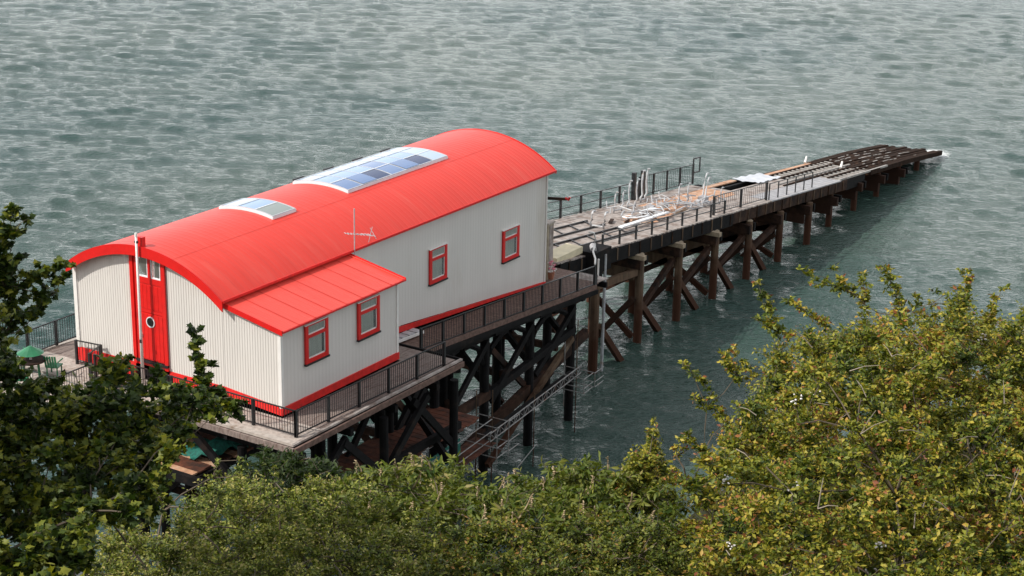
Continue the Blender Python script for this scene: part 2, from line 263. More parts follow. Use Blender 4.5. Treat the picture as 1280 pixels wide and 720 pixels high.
# clump centres (x,y,z,radius in metres) of the foreground crowns
HAW_CLUMPS = "-30.1,-33.47,25.28,0.16 -31.87,-34.47,25.77,0.11 -28.72,-34.49,25.32,0.11 -28.54,-32.1,26.03,0.15 -31.72,-32.55,25.15,0.11 -27.03,-33.24,26.19,0.12 -28.42,-30.7,25.79,0.18 -27.15,-32.7,25.87,0.17 -30.83,-35.08,25.59,0.11 -28.81,-33.21,26.06,0.16 -28.93,-32.31,25.97,0.16 -31.47,-31.23,25.19,0.1 -28.24,-33.58,25.86,0.11 -29.39,-31.82,25.87,0.16 -31.33,-31.57,25.23,0.15 -33.32,-32.21,25.66,0.11 -31.64,-33.91,25.51,0.14 -29.01,-32.65,26.08,0.12 -28.58,-31.8,26,0.17 -30.14,-32.64,26.1,0.16 -32.37,-32.24,25.55,0.12 -30.84,-33.1,25.52,0.12 -28.49,-31.73,26.27,0.18 -30.99,-32.21,25.17,0.12 -30.03,-34.16,25.34,0.14 -29.79,-31.7,25.54,0.15 -31.04,-33.08,25.32,0.15 -30.39,-32.29,25.39,0.16 -31.08,-32.61,25.12,0.14 -27.54,-32.05,25.99,0.18 -27.11,-32.94,26.03,0.16 -28.74,-33.17,25.75,0.16 -30.06,-31.2,25.66,0.12 -30.61,-33.84,25.93,0.12 -31.91,-31.48,25.86,0.13 -29.79,-32.01,25.3,0.16 -31.13,-32.92,25.33,0.12 -30.92,-31.52,25.55,0.16 -30.12,-32.27,25.97,0.12 -29.48,-33.18,25.94,0.15 -28.17,-33.49,26.22,0.12 -27.66,-32.36,26.54,0.15 -30.51,-34.83,25.39,0.1 -28.33,-34.17,25.97,0.16 -29.05,-30.92,25.75,0.12 -29.95,-34.32,25.61,0.12 -30,-32.73,25.67,0.12 -32.68,-31.94,25.61,0.13 -30.26,-34.85,25.82,0.11 -30.08,-33.25,25.22,0.11 -28.87,-32.05,25.89,0.14 -31.5,-33.44,25.34,0.13 -30.89,-32.07,25.82,0.15 -31.58,-32.86,25.73,0.14 -27.07,-32.52,26.24,0.12 -28.99,-34.2,25.9,0.15 -32.28,-32.23,25.19,0.11 -29.1,-31.73,26.16,0.15 -29.47,-33.09,25.49,0.13 -29.47,-34.41,25.68,0.13 -30.15,-31.22,25.92,0.16 -29.03,-31.29,26.29,0.13 -30.72,-34.09,25.78,0.11 -31.14,-34.02,25.26,0.12 -32.12,-31.72,25.5,0.1 -32.49,-31.96,25.36,0.15 -29.19,-32.56,25.82,0.11 -28.23,-33.83,26.42,0.14 -30.63,-32.73,25.81,0.1 -31.22,-32.48,25.43,0.15 -30.11,-34.01,26.01,0.1 -31.4,-33.17,25.13,0.1 -28.05,-34.28,25.4,0.15 -32.16,-31.94,25.47,0.1 -28.85,-32.8,25.49,0.14 -30.05,-31.58,26.04,0.17 -30.38,-34.49,25.35,0.12 -32.01,-32.3,25.56,0.13 -29.86,-32.2,26.24,0.12 -30.67,-34.48,25.25,0.13 -31.22,-33.45,25.56,0.13 -29.73,-33.54,25.86,0.11 -29.12,-34.39,25.32,0.15 -28.03,-32.63,26.11,0.17 -28.94,-31.43,25.93,0.17 -28.88,-33.49,25.89,0.14 -28.12,-34.06,26.15,0.15 -30.68,-31.65,25.49,0.15 -27.01,-33.89,26,0.17 -28.37,-32.04,26.46,0.12 -30.17,-34,25.23,0.14 -30.7,-34.92,25.29,0.15 -27.25,-33.01,26.39,0.15 -28.6,-32.79,25.77,0.14 -30.77,-31.31,25.81,0.15 -32.57,-32.64,25.38,0.12 -28.58,-33.65,25.76,0.17 -31.54,-32.46,25.81,0.11 -32.2,-33.2,25.53,0.12 -30.96,-32.68,25.76,0.11 -28.3,-33.81,25.51,0.11 -27.32,-32.27,26.14,0.16 -29.91,-32.65,25.29,0.15 -30.64,-33.59,25.81,0.1 -30.88,-33.76,25.37,0.1 -29.88,-31.39,25.4,0.13 -31.98,-32.1,25.79,0.13 -28.93,-31.32,25.67,0.12 -30.12,-33,26.01,0.11 -29.11,-34.09,25.48,0.16 -29.94,-33.69,25.21,0.16 -28.67,-32,26.24,0.13 -31.36,-31.5,25.68,0.11 -32.69,-33.2,25.69,0.11 -31.29,-32.01,25.55,0.1 -27.69,-33.78,25.85,0.14 -31.19,-33.33,25.37,0.12 -31.61,-33.18,25.84,0.1 -30.41,-34.71,25.64,0.11 -28.5,-33.44,25.51,0.15 -28.43,-33.41,25.95,0.14 -30.71,-33.12,25.68,0.14 -29.22,-31.38,25.52,0.15 -31.7,-32.15,25.06,0.14 -30.67,-33.34,25.69,0.13 -29.18,-33.21,25.44,0.11 -28.3,-31.31,26.06,0.15 -28.08,-32.22,25.88,0.13 -30.31,-34.57,25.05,0.11 -30.35,-33.18,25.76,0.14 -31.03,-33.23,24.97,0.16 -29.51,-32.25,25.93,0.17 -30.86,-31.96,25.53,0.12 -31.48,-33.56,25.2,0.11 -27.86,-32.58,25.73,0.18 -27.81,-32.87,25.87,0.14 -31.68,-31.45,25.98,0.12 -30.22,-33.79,25.12,0.15 -30.56,-34.35,25.39,0.14 -28.82,-34.48,25.98,0.11 -29.69,-33.79,25.58,0.13 -27.95,-33.79,25.75,0.16 -29.5,-34.78,25.14,0.15 -30.31,-32.08,25.7,0.13 -30.85,-32.51,26.01,0.11 -27.33,-32.97,25.87,0.18 -28.36,-32.5,26.16,0.14 -30.03,-34.37,25.43,0.11 -31.41,-33.6,25.35,0.13 -29.82,-32.37,25.79,0.13 -31.44,-33.72,25.56,0.14 -31.86,-31.61,25.74,0.14 -29.58,-31.77,25.72,0.17 -26.49,-33.3,26.18,0.19 -29.67,-32.68,25.73,0.14 -30.75,-32.76,25.54,0.15 -29.46,-34.01,25.48,0.15 -30.04,-31.46,25.69,0.17 -30.58,-34.33,25.93,0.12 -26.92,-32.4,25.93,0.17 -29.53,-32.29,24.19,0.18 -26.48,-31.09,25.5,0.23 -26.16,-32.31,25.43,0.25 -26.97,-33.69,25.12,0.21 -28.52,-32.6,24.74,0.2 -29.11,-33.1,24.17,0.17 -29.62,-30.5,24.56,0.22 -27.86,-31.12,25,0.21 -26.23,-32.66,25.23,0.24 -27.6,-31.59,25.15,0.21 -28.95,-32.3,24.66,0.21 -28.23,-32.17,24.74,0.23 -27.39,-33.05,24.85,0.17 -25.95,-33.64,25.35,0.16 -27.41,-30.97,25.41,0.17 -27.64,-31.88,25.06,0.22 -28.69,-33.96,24.5,0.16 -27.75,-33.67,24.9,0.23 -29.19,-31.1,24.61,0.18 -28.92,-30.84,24.71,0.15 -26.07,-32.97,25.22,0.19 -28.48,-33.31,24.67,0.18 -28.09,-33.89,24.7,0.19 -26.72,-31.91,25.21,0.2 -28.58,-33.19,24.35,0.19 -26.89,-32.69,25.02,0.24 -29.97,-31.28,24.55,0.17 -28.87,-31.77,24.46,0.21 -29.96,-31.22,24.2,0.21 -29.75,-31.85,24.54,0.19 -27,-30.55,25.41,0.26 -29,-32.84,24.39,0.23 -29.88,-32.09,24.41,0.16 -28.62,-34.33,24.37,0.2 -29.78,-31.02,24.66,0.22 -29.97,-31.52,24.36,0.22 -27.67,-32.34,24.92,0.22 -27.65,-30.41,25.32,0.22 -27.9,-32.86,24.88,0.16 -30.27,-30.98,24.22,0.2 -26.95,-33.33,25.13,0.23 -29.74,-32.97,24.43,0.21 -26.52,-33.8,25.23,0.16 -27.18,-33.91,24.67,0.21 -27.81,-33.18,24.69,0.17 -25.45,-33.3,25.4,0.23 -28.03,-30.78,25,0.24 -26.85,-32.05,25.56,0.24 -30.13,-30.86,24.49,0.19 -28.27,-31.19,24.78,0.17 -26.35,-33.34,25.47,0.18 -25.35,-32.89,25.51,0.22 -27.96,-34.37,24.59,0.23 -27.89,-31.66,24.95,0.23 -27.24,-33.72,24.93,0.16 -28.3,-30.38,24.98,0.2 -26.61,-31.55,25.47,0.23 -26.91,-33.91,24.91,0.23 -29.18,-32.32,24.3,0.21 -28.21,-31.82,24.71,0.16 -28.28,-33.62,24.43,0.21 -29.46,-30.58,24.88,0.19 -29.15,-33.66,24.42,0.21 -28.34,-32.83,24.53,0.15 -28.33,-34.52,24.25,0.18 -27.28,-33.15,25.08,0.21 -27.52,-31.4,25.35,0.22 -28.43,-34.1,24.61,0.15 -27.87,-30.4,25.08,0.16 -29,-32.64,24.68,0.21 -28.15,-33.62,24.7,0.23 -28.99,-32.51,24.37,0.22 -26.06,-31.87,25.83,0.19 -27.44,-32.58,25.05,0.18 -26.79,-32.52,25.24,0.21 -27.57,-32.23,25.2,0.16 -30.15,-31.9,24.43,0.15 -26.99,-31.44,25.39,0.18 -27.3,-33.32,24.78,0.18 -28.49,-30.93,24.91,0.21 -28.18,-32.67,24.88,0.15 -29,-31.43,24.64,0.18 -26.14,-32.72,25.62,0.24 -28.64,-30.49,24.82,0.22 -29.37,-32.55,24.2,0.15 -28.41,-31.52,24.63,0.18 -27.88,-30.99,25.29,0.2 -28.51,-34.45,24.32,0.19 -28.79,-34.13,24.34,0.18 -25.86,-32.11,25.66,0.19 -29.28,-32.05,24.42,0.2 -29.04,-31.24,24.88,0.15 -29.58,-31.41,24.54,0.22 -27.25,-31.72,25.24,0.25 -28.31,-33.01,24.78,0.23 -28.68,-33.8,24.18,0.19 -26.43,-31.69,25.69,0.23 -26.59,-32.17,25.18,0.2 -28.42,-31.62,24.93,0.2 -26.41,-33.47,25.22,0.16 -28,-34.15,24.73,0.17 -27.81,-31.27,25.26,0.21 -26.94,-33.04,25.29,0.2 -29.01,-33.35,24.23,0.15 -28.9,-31.97,24.72,0.21 -26.91,-31.28,25.26,0.17 -27.82,-31.91,24.83,0.23 -30.2,-31.71,24.23,0.16 -27.33,-30.6,25.24,0.16 -28.46,-33.43,24.37,0.15 -28.38,-32.19,24.64,0.2 -27.11,-33.54,24.71,0.22 -26.71,-30.87,25.44,0.26 -28.79,-31.35,24.99,0.23 -27.6,-32.26,25.13,0.23 -26.06,-32.46,25.73,0.19 -29.45,-31.52,24.5,0.14 -30.27,-31.56,24.48,0.14 -26.75,-32.05,25.56,0.24 -28.59,-32.05,24.82,0.19 -28.94,-30.46,25.05,0.05 -28.95,-30.42,25.12,0.06 -28.95,-30.37,25.18,0.04 -28.95,-30.33,25.25,0.04 -28.95,-30.28,25.31,0.05 -28.95,-30.24,25.38,0.05 -28.96,-30.19,25.44,0.05 -28.96,-30.15,25.51,0.04 -28.96,-30.11,25.57,0.05 -28.98,-30.05,25.62,0.05 -29,-29.99,25.67,0.05 -29.01,-29.93,25.72,0.05 -29.03,-29.87,25.76,0.04 -28.75,-30.43,25.6,0.06 -28.76,-30.38,25.66,0.07 -28.76,-30.33,25.72,0.06 -28.77,-30.28,25.78,0.08 -28.77,-30.23,25.85,0.05 -28.35,-30.77,26.08,0.07 -28.38,-30.69,26.12,0.07 -28.41,-30.6,26.17,0.07 -28.45,-30.54,26.19,0.05 -28.48,-30.47,26.22,0.05 -28.42,-30.66,26.08,0.06 -28.41,-30.62,26.15,0.06 -28.4,-30.59,26.23,0.07 -28.4,-30.55,26.31,0.06 -28.39,-30.51,26.38,0.07 -28.38,-30.48,26.46,0.06 -28.38,-30.44,26.53,0.06 -28.38,-30.4,26.6,0.05 -28.09,-31.16,26.13,0.05 -28.11,-31.09,26.17,0.06 -28.13,-31.03,26.22,0.07 -28.15,-30.97,26.26,0.05 -28.17,-30.9,26.31,0.05 -28.2,-30.84,26.35,0.05 -28.23,-30.77,26.39,0.06 -28.25,-30.7,26.43,0.05 -27.88,-31.43,26.21,0.06 -27.86,-31.41,26.3,0.05 -27.84,-31.39,26.38,0.05 -27.82,-31.37,26.46,0.06 -27.84,-31.31,26.5,0.06 -27.86,-31.25,26.55,0.05 -27.88,-31.19,26.59,0.05 -27.9,-31.13,26.64,0.06 -27.92,-31.03,26.75,0.05 -27.92,-31.14,26.57,0.06 -27.96,-31.07,26.59,0.05 -28,-30.99,26.61,0.05 -28.04,-30.91,26.63,0.05 -28.06,-30.84,26.7,0.05 -28.08,-30.77,26.76,0.04 -27.83,-31.39,26.42,0.05 -27.8,-31.37,26.51,0.06 -27.78,-31.34,26.61,0.06 -27.76,-31.32,26.7,0.05 -27.65,-31.74,26.3,0.06 -27.64,-31.7,26.4,0.08 -27.62,-31.67,26.49,0.08 -27.61,-31.63,26.59,0.06 -27.61,-31.58,26.66,0.08 -27.61,-31.53,26.74,0.06 -27.61,-31.49,26.81,0.05 -27.54,-31.92,26.31,0.07 -27.53,-31.88,26.4,0.06 -27.51,-31.84,26.49,0.05 -27.24,-32.28,26.48,0.09 -27.21,-32.27,26.57,0.07 -27.19,-32.26,26.66,0.07 -27.16,-32.25,26.75,0.06 -27.1,-32.55,26.4,0.06 -27.05,-32.57,26.5,0.06 -27,-32.6,26.59,0.05 -27.1,-32.78,26.04,0.05 -27.06,-32.78,26.13,0.07 -27.03,-32.79,26.22,0.05 -29.15,-30.24,24.89,0.05 -29.17,-30.18,24.94,0.06 -29.19,-30.11,24.99,0.06 -29.2,-30.05,25.04,0.06 -29.24,-30.03,24.98,0.06 -29.28,-30.01,24.91,0.05 -29.32,-30,24.84,0.04 -27.46,-32.02,26.33,0.05 -27.43,-32.01,26.44,0.04 -27.39,-32,26.54,0.04 -29.34,-30.17,24.52,0.06 -29.36,-30.1,24.57,0.06 -29.38,-30.04,24.62,0.06 -29.39,-29.98,24.68,0.05 -28.96,-30.31,25.25,0.05 -28.98,-30.25,25.3,0.04 -29.01,-30.18,25.34,0.05 -29.03,-30.11,25.39,0.05 -29.05,-30.05,25.44,0.04 -28.66,-30.52,25.67,0.05 -28.67,-30.46,25.73,0.05 -28.68,-30.41,25.8,0.05 -28.69,-30.35,25.87,0.04 -28.7,-30.29,25.94,0.04 -27.46,-31.47,24.13,0.22 -29.17,-30.47,23.52,0.29 -28.16,-30.28,23.83,0.24 -26.89,-33.41,23.57,0.29 -25.43,-32.09,24.65,0.27 -26.5,-32.4,23.99,0.33 -26.51,-30.83,24.51,0.26 -26.27,-31.91,24.47,0.31 -26.15,-32.3,24.5,0.31 -25,-32.86,24.67,0.3 -27.45,-31.97,23.72,0.33 -28.33,-31.69,23.68,0.28 -27.32,-32.89,23.74,0.27 -25.99,-31.05,24.83,0.27 -27.5,-30.79,24.25,0.3 -26.89,-32.07,23.94,0.33 -26.15,-33.16,24.14,0.27 -26.74,-33.98,23.8,0.34 -25.65,-33.37,24.46,0.3 -26.38,-30.34,24.86,0.31 -27.74,-30.92,23.92,0.22 -25.72,-32.61,24.43,0.27 -28.85,-30.76,23.53,0.28 -25.05,-31.66,25.23,0.31 -26.11,-33.74,24.05,0.3 -26.97,-30.08,24.73,0.27 -24.82,-32.59,24.99,0.3 -27.84,-32.5,23.6,0.31 -28.23,-31.12,23.58,0.34 -26.44,-31.39,24.29,0.32 -26.45,-32.99,23.89,0.3 -25.19,-31.34,24.97,0.34 -24.53,-32.12,25.09,0.32 -27.84,-30.16,24.23,0.28 -24.68,-33.23,24.95,0.27 -25.85,-30.54,24.97,0.35 -28.3,-30.76,23.84,0.22 -27.39,-32.51,23.91,0.3 -25.86,-31.45,24.63,0.27 -26.84,-30.45,24.39,0.34 -26.63,-33.43,23.88,0.33 -25.36,-30.83,25.17,0.27 -27.94,-31.97,23.52,0.24 -27.9,-30.54,24.06,0.3 -27.83,-31.68,23.85,0.26 -26.23,-32.71,24.15,0.3 -25.34,-32.52,24.75,0.25 -27.44,-30.22,24.47,0.28 -28.58,-30.18,23.65,0.25 -27.13,-31.06,24.32,0.22 -24.4,-32.86,25.12,0.37 -26.53,-31.42,24.28,0.31 -28.53,-30.78,23.58,0.34 -25.18,-33.17,24.46,0.33 -25.79,-31.28,24.83,0.28 -27.03,-30.8,24.24,0.25 -26.73,-32.15,24.29,0.23 -25.02,-33.13,24.61,0.3 -25.57,-33.55,24.4,0.31 -28.23,-30.58,23.98,0.22 -26.97,-33.18,23.92,0.28 -26.45,-31.33,24.61,0.34 -27.42,-30.03,24.25,0.35 -24.97,-32.36,24.85,0.32 -25.92,-33.02,24.15,0.24 -24.47,-32.83,25.09,0.3 -25.95,-33.18,24.18,0.28 -25.59,-31.74,24.8,0.3 -29.71,-33.75,25.89,0.11 -28.5,-32.5,26.25,0.12 -29.33,-33.4,26.05,0.09 -31.24,-31.46,25.84,0.11 -32.66,-33.33,25.77,0.09 -31.21,-31.81,25.9,0.09 -31.48,-33.55,25.76,0.08 -31.69,-33.07,25.89,0.11 -32.11,-33.04,25.7,0.1 -30.67,-32.37,25.9,0.12 -32.51,-32.89,25.65,0.11 -28.45,-33.82,26.24,0.09 -30.25,-33.09,25.99,0.11 -30.19,-34.71,25.9,0.09 -30.73,-32.95,25.96,0.12 -31.59,-32.42,25.92,0.1 -31.95,-32.3,25.85,0.1 -31.27,-34.36,25.87,0.09 -29.14,-32.48,26.21,0.13 -28.42,-32.41,26.41,0.1 -31.53,-35.08,25.77,0.08 -29.06,-34.13,26.12,0.12 -31.2,-32.88,25.85,0.1 -31.42,-33.8,25.76,0.11 -29.79,-31.82,26.24,0.09 -30.8,-34.03,25.87,0.09 -32.27,-33.45,25.75,0.09 -29.11,-32.62,26.31,0.13 -30.75,-34.53,25.79,0.09 -30.08,-31.65,26.15,0.09 -30.44,-31.7,25.98,0.11 -30.62,-34.64,25.81,0.09 -29.67,-31.57,26.25,0.12 -32.42,-32.18,25.69,0.07 -33.07,-32.81,25.79,0.1"
PRI_CLUMPS = "-33.28,-27.33,24.84,0.1 -32.43,-28.28,24.87,0.13 -33.15,-28.58,24.81,0.13 -34.49,-26.65,24.69,0.13 -33.25,-29.28,24.91,0.14 -33.39,-28.95,24.86,0.09 -34.26,-28.33,24.88,0.1 -33.93,-28.94,24.89,0.09 -34.66,-27.13,24.76,0.11 -33.17,-27.61,24.77,0.13 -33.17,-27.34,24.98,0.14 -34.47,-26.81,24.98,0.11 -34.02,-28.75,24.86,0.13 -32.58,-28.55,24.85,0.1 -33.13,-28.99,24.88,0.13 -33.85,-27.13,24.98,0.12 -33.41,-28.18,25.04,0.09 -33.31,-29.27,24.71,0.14 -34.28,-27.62,24.92,0.11 -33.39,-27.99,24.85,0.1 -34.52,-27.45,24.67,0.14 -32.87,-29.22,24.79,0.11 -33.19,-28.38,24.75,0.11 -34.36,-27.27,24.77,0.11 -33.84,-28.34,24.72,0.12 -32.23,-28.57,24.85,0.1 -33.77,-27.93,24.79,0.12 -32.9,-27.97,24.91,0.12 -32.71,-27.53,25.02,0.1 -33.43,-27.33,25.07,0.12 -34.41,-27.86,24.77,0.14 -32.35,-28.09,25.06,0.11 -32.78,-28.31,24.93,0.13 -33.88,-26.86,24.75,0.11 -33.76,-29,24.91,0.09 -33.49,-27.2,24.79,0.11 -34.13,-26.79,24.81,0.11 -33.81,-28.7,24.97,0.13 -33.03,-27.15,25.06,0.15 -33.32,-28.15,24.8,0.12 -32.54,-27.65,25.03,0.13 -33.73,-29.27,24.84,0.09 -33.73,-27.53,24.71,0.13 -34.25,-28,24.77,0.11 -33.21,-26.66,24.85,0.13 -33.25,-29.46,24.81,0.1 -34.38,-28.61,24.93,0.13 -33.3,-28.51,25.02,0.11 -34.25,-27.35,24.88,0.14 -34.47,-27.06,24.82,0.14 -32.59,-27.91,24.88,0.13 -34.02,-26.64,24.93,0.14 -33.64,-28.05,24.76,0.14 -34.96,-27.63,24.9,0.12 -33.22,-27.07,25.11,0.11 -34.51,-27.69,24.89,0.11 -32.99,-27.52,25.07,0.11 -32.28,-28.29,24.98,0.12 -33.64,-27.71,24.9,0.13 -32.61,-28.88,24.84,0.13 -33.92,-26.29,24.85,0.13 -32.99,-27.43,24.86,0.14 -33.02,-28.72,24.87,0.13 -34.74,-26.93,24.67,0.13 -32.43,-27.8,25.06,0.11 -32.66,-29.09,25.08,0.14 -33.85,-28.47,24.91,0.11 -34.09,-28.85,24.96,0.12 -33.21,-27.92,25.09,0.14 -33.32,-29.33,25.01,0.12 -34.08,-27.47,25.01,0.13 -33.28,-26.92,24.8,0.11 -32.88,-29.28,25,0.11 -34.15,-27.73,24.78,0.14 -33.33,-29.71,24.86,0.11 -33.65,-29.31,24.98,0.12 -34.44,-27.62,24.65,0.13 -34.1,-28.01,24.88,0.12 -33.6,-29.47,24.95,0.12 -33.58,-28.19,24.73,0.13 -34.55,-27.01,24.69,0.12 -34.3,-28.21,24.87,0.12 -32.74,-28.26,25.1,0.12 -32.85,-27.82,25.02,0.14 -34.55,-27.84,24.9,0.12 -34.29,-26.61,24.79,0.11 -33.93,-27.49,24.83,0.13 -32.8,-28.89,24.98,0.09 -32.79,-28.84,24.95,0.1 -32.74,-27.13,24.98,0.12 -34.2,-27.3,24.9,0.12 -34.82,-27.44,24.8,0.12 -32.69,-28.19,24.83,0.13 -32.98,-27.67,24.9,0.1 -32.95,-27.69,25,0.12 -33.26,-28.13,25.02,0.09 -33.43,-28.38,24.9,0.1 -32.83,-28.63,24.85,0.13 -33.15,-29.2,24.74,0.11 -33.08,-28.82,24.81,0.11 -33.19,-29.46,24.74,0.11 -33.21,-28.21,24.75,0.12 -33.56,-27.05,24.87,0.11 -33.77,-27.81,24.69,0.13 -33.24,-29.28,24.79,0.1 -34.26,-27.16,24.97,0.11 -31.74,-27.84,24.43,0.15 -32.08,-27.18,24.44,0.17 -33.07,-26.71,24.26,0.2 -32.66,-26.75,24.35,0.15 -32.6,-27.37,24.28,0.18 -33.45,-26.82,24.16,0.16 -32.45,-28.08,24.23,0.15 -33.62,-26.13,24.2,0.2 -31.88,-27.48,24.44,0.23 -33.24,-26.36,24.26,0.22 -32.23,-28.39,24.24,0.19 -32.3,-26.4,24.49,0.2 -32.53,-26.25,24.45,0.15 -33.16,-27.05,24.2,0.18 -32.27,-26.72,24.45,0.19 -32.32,-27.53,24.33,0.19 -31.86,-28.2,24.35,0.22 -32.65,-27.85,24.21,0.17 -32.95,-27.34,24.21,0.16 -32.09,-27.84,24.34,0.22 -32.2,-28.68,24.21,0.17 -32.84,-26.24,24.37,0.18 -33.63,-26.6,24.15,0.21 -33.34,-25.85,24.3,0.15 -32.9,-27.69,24.18,0.14 -32.63,-27.06,24.32,0.18 -32.82,-26.66,24.32,0.15 -33.69,-26.11,24.19,0.19 -33.18,-26.9,24.21,0.21 -32.82,-26.27,24.37,0.23 -32.45,-27.14,24.35,0.17 -33.27,-26.67,24.22,0.17 -32.85,-27.36,24.23,0.18 -33.16,-26.22,24.58,0.04 -33.14,-26.19,24.65,0.05 -33.13,-26.17,24.73,0.04 -33.12,-26.14,24.8,0.04 -32.82,-26.54,24.92,0.04 -32.79,-26.55,24.99,0.05 -32.76,-26.56,25.05,0.05 -32.72,-26.57,25.12,0.04 -32.65,-26.79,24.96,0.04 -32.63,-26.77,25.02,0.04 -32.62,-26.75,25.09,0.05 -32.61,-26.73,25.16,0.04 -32.47,-27.11,24.89,0.05 -32.46,-27.09,24.96,0.04 -32.45,-27.07,25.02,0.05 -32.43,-27.05,25.09,0.04 -31.78,-27.5,23.83,0.23 -31.2,-27.32,24,0.2 -31.55,-27.82,23.84,0.2 -32.48,-26.39,23.8,0.27 -31.22,-27.93,23.91,0.19 -31.69,-28.2,23.75,0.22 -32.44,-27.05,23.72,0.23 -31.5,-26.83,24,0.21 -31.63,-26.36,24.03,0.19 -32.21,-27.37,23.74,0.18 -32.77,-25.52,23.85,0.2 -31.92,-26.89,23.88,0.2 -32.44,-25.96,23.87,0.24 -31.79,-25.64,24.1,0.24 -33.19,-25.7,23.72,0.22 -32.89,-26.18,23.73,0.2 -32.06,-26.4,23.91,0.27 -31.57,-25.92,24.12,0.18 -31.1,-26.6,24.15,0.2 -32.99,-25.28,23.83,0.21 -31.64,-25.8,24.12,0.21 -31.59,-25.88,24.12,0.27 -32.69,-26.06,23.79,0.23 -32.09,-26.01,23.96,0.19 -32.63,-26.79,23.71,0.19 -31.04,-27.1,24.08,0.22 -32.15,-25.78,23.98,0.2 -31.35,-27,24.01,0.23 -32.24,-27.33,23.74,0.18 -32.27,-26.7,23.81,0.24 -31.84,-26.98,23.88,0.27 -31.77,-26.58,23.96,0.28 -32.81,-25.19,23.89,0.2 -31.12,-27.79,23.96,0.26 -31.75,-26.74,23.94,0.23 -31.83,-26.57,23.95,0.23 -31.12,-27.22,24.04,0.18"
BUD_CLUMPS = "-31.31,-29.08,24.66,0.15 -31.75,-28.91,24.85,0.1 -31.39,-28.26,24.98,0.12 -31,-28.3,24.87,0.11 -31.5,-29.41,24.71,0.1 -31.09,-29.09,24.75,0.14 -31.24,-30.11,24.85,0.14 -30.71,-29.91,24.85,0.15 -32.02,-27.51,24.64,0.14 -32.11,-28.19,24.85,0.1 -31.89,-29.19,24.84,0.12 -30.49,-30.42,24.97,0.1 -32.39,-28.24,24.82,0.1 -30.51,-30,24.99,0.13 -30.99,-28.79,24.7,0.11 -30.46,-29.58,24.97,0.16 -31.62,-28,24.91,0.11 -31.2,-28.48,24.75,0.13 -31.46,-29.8,24.81,0.14 -31.52,-28.48,24.73,0.14 -30.75,-29.34,24.99,0.14 -30.84,-29.48,24.87,0.11 -31.76,-27.87,24.97,0.11 -30.47,-30.21,24.87,0.15 -31.04,-29.1,24.93,0.11 -29.87,-30.09,24.87,0.11 -30.98,-30.52,24.86,0.1 -31.31,-28.78,24.78,0.1 -31.29,-29.41,24.81,0.14 -30.08,-29.97,24.95,0.16 -31.01,-29.78,24.73,0.14 -30.55,-30.62,24.84,0.12 -31.54,-28.12,24.79,0.15 -31.79,-28.48,24.66,0.1 -30.82,-30.22,24.85,0.11 -32.06,-27.72,24.86,0.12 -31.93,-27.84,24.79,0.14 -32.15,-28.47,24.8,0.15 -30.81,-29.19,24.83,0.11 -32.28,-27.94,24.81,0.12 -30.88,-29.79,24.9,0.14 -31.62,-28.64,24.59,0.1 -31.5,-28.11,25,0.1 -31.27,-29.6,24.89,0.14 -32.07,-28.46,24.86,0.13 -30.8,-30.08,24.65,0.1 -30.44,-29.76,24.91,0.12 -30.43,-29.36,24.84,0.14 -30.4,-29.44,24.83,0.1 -30.69,-30.11,24.64,0.11 -31.5,-29.39,24.81,0.11 -31.12,-30.09,24.87,0.11 -30.21,-29.94,24.85,0.11 -30.38,-29.89,24.83,0.11 -31.61,-28.52,24.7,0.15 -31.5,-27.72,24.82,0.14 -31.63,-27.56,24.8,0.1 -31.8,-27.56,24.75,0.12 -31.76,-28.58,24.85,0.1 -32.28,-28.01,24.79,0.12 -32.03,-28.31,24.7,0.13 -31.16,-27.95,24.77,0.11 -30.51,-30.55,24.69,0.12 -30.73,-27.56,24.46,0.14 -29.58,-29.53,24.48,0.16 -30.97,-28.11,24.31,0.22 -30.59,-28.28,24.39,0.18 -30.2,-28.96,24.39,0.15 -30.57,-28.73,24.32,0.22 -31.22,-27.28,24.37,0.14 -30.11,-29.25,24.37,0.16 -31.1,-27.69,24.34,0.22 -29.6,-29.95,24.41,0.2 -30.79,-27.57,24.44,0.15 -30.65,-27.9,24.43,0.19 -29.74,-29.25,24.48,0.19 -29.91,-29.72,24.35,0.15 -29.72,-29.5,24.44,0.17 -29.32,-29.69,24.53,0.17 -30.95,-27.35,24.43,0.16 -30,-29.19,24.41,0.22 -29.88,-29.67,24.37,0.18 -30,-28.97,24.45,0.22 -29.72,-29.82,24.39,0.19 -30.24,-28.69,24.42,0.16 -29.91,-29.05,24.46,0.18 -30.34,-29.14,24.32,0.2 -30.85,-28.28,24.32,0.19 -30.78,-27.98,24.38,0.18 -30.27,-26.98,24.04,0.26 -28.96,-29.24,24.05,0.22 -29.88,-27.59,24.05,0.24 -30.64,-27.07,23.91,0.2 -29.53,-28.52,24,0.2 -29.08,-28.75,24.1,0.24 -30.25,-27.65,23.93,0.18 -29.46,-29.09,23.92,0.23 -28.99,-29.75,23.95,0.23 -30.73,-26.76,23.94,0.18 -30.48,-27.33,23.91,0.18 -28.54,-29.37,24.16,0.18 -30.02,-27.15,24.09,0.25 -29.97,-28.25,23.91,0.19 -30.1,-27.98,23.92,0.24 -29.56,-28.21,24.05,0.2 -29.17,-28.66,24.09,0.17 -29.65,-28.86,23.91,0.18 -29.99,-28.16,23.92,0.25 -29.1,-29.11,24.03,0.16 -30.72,-26.99,23.9,0.24 -29.93,-28.2,23.93,0.21 -29.07,-28.68,24.11,0.16 -29.35,-28.86,24,0.25 -30.3,-27.5,23.94,0.21 -30.11,-27.54,23.99,0.2 -30.38,-27.3,23.95,0.25 -30.57,-27.27,23.9,0.23 -30.29,-26.79,24.07,0.19"
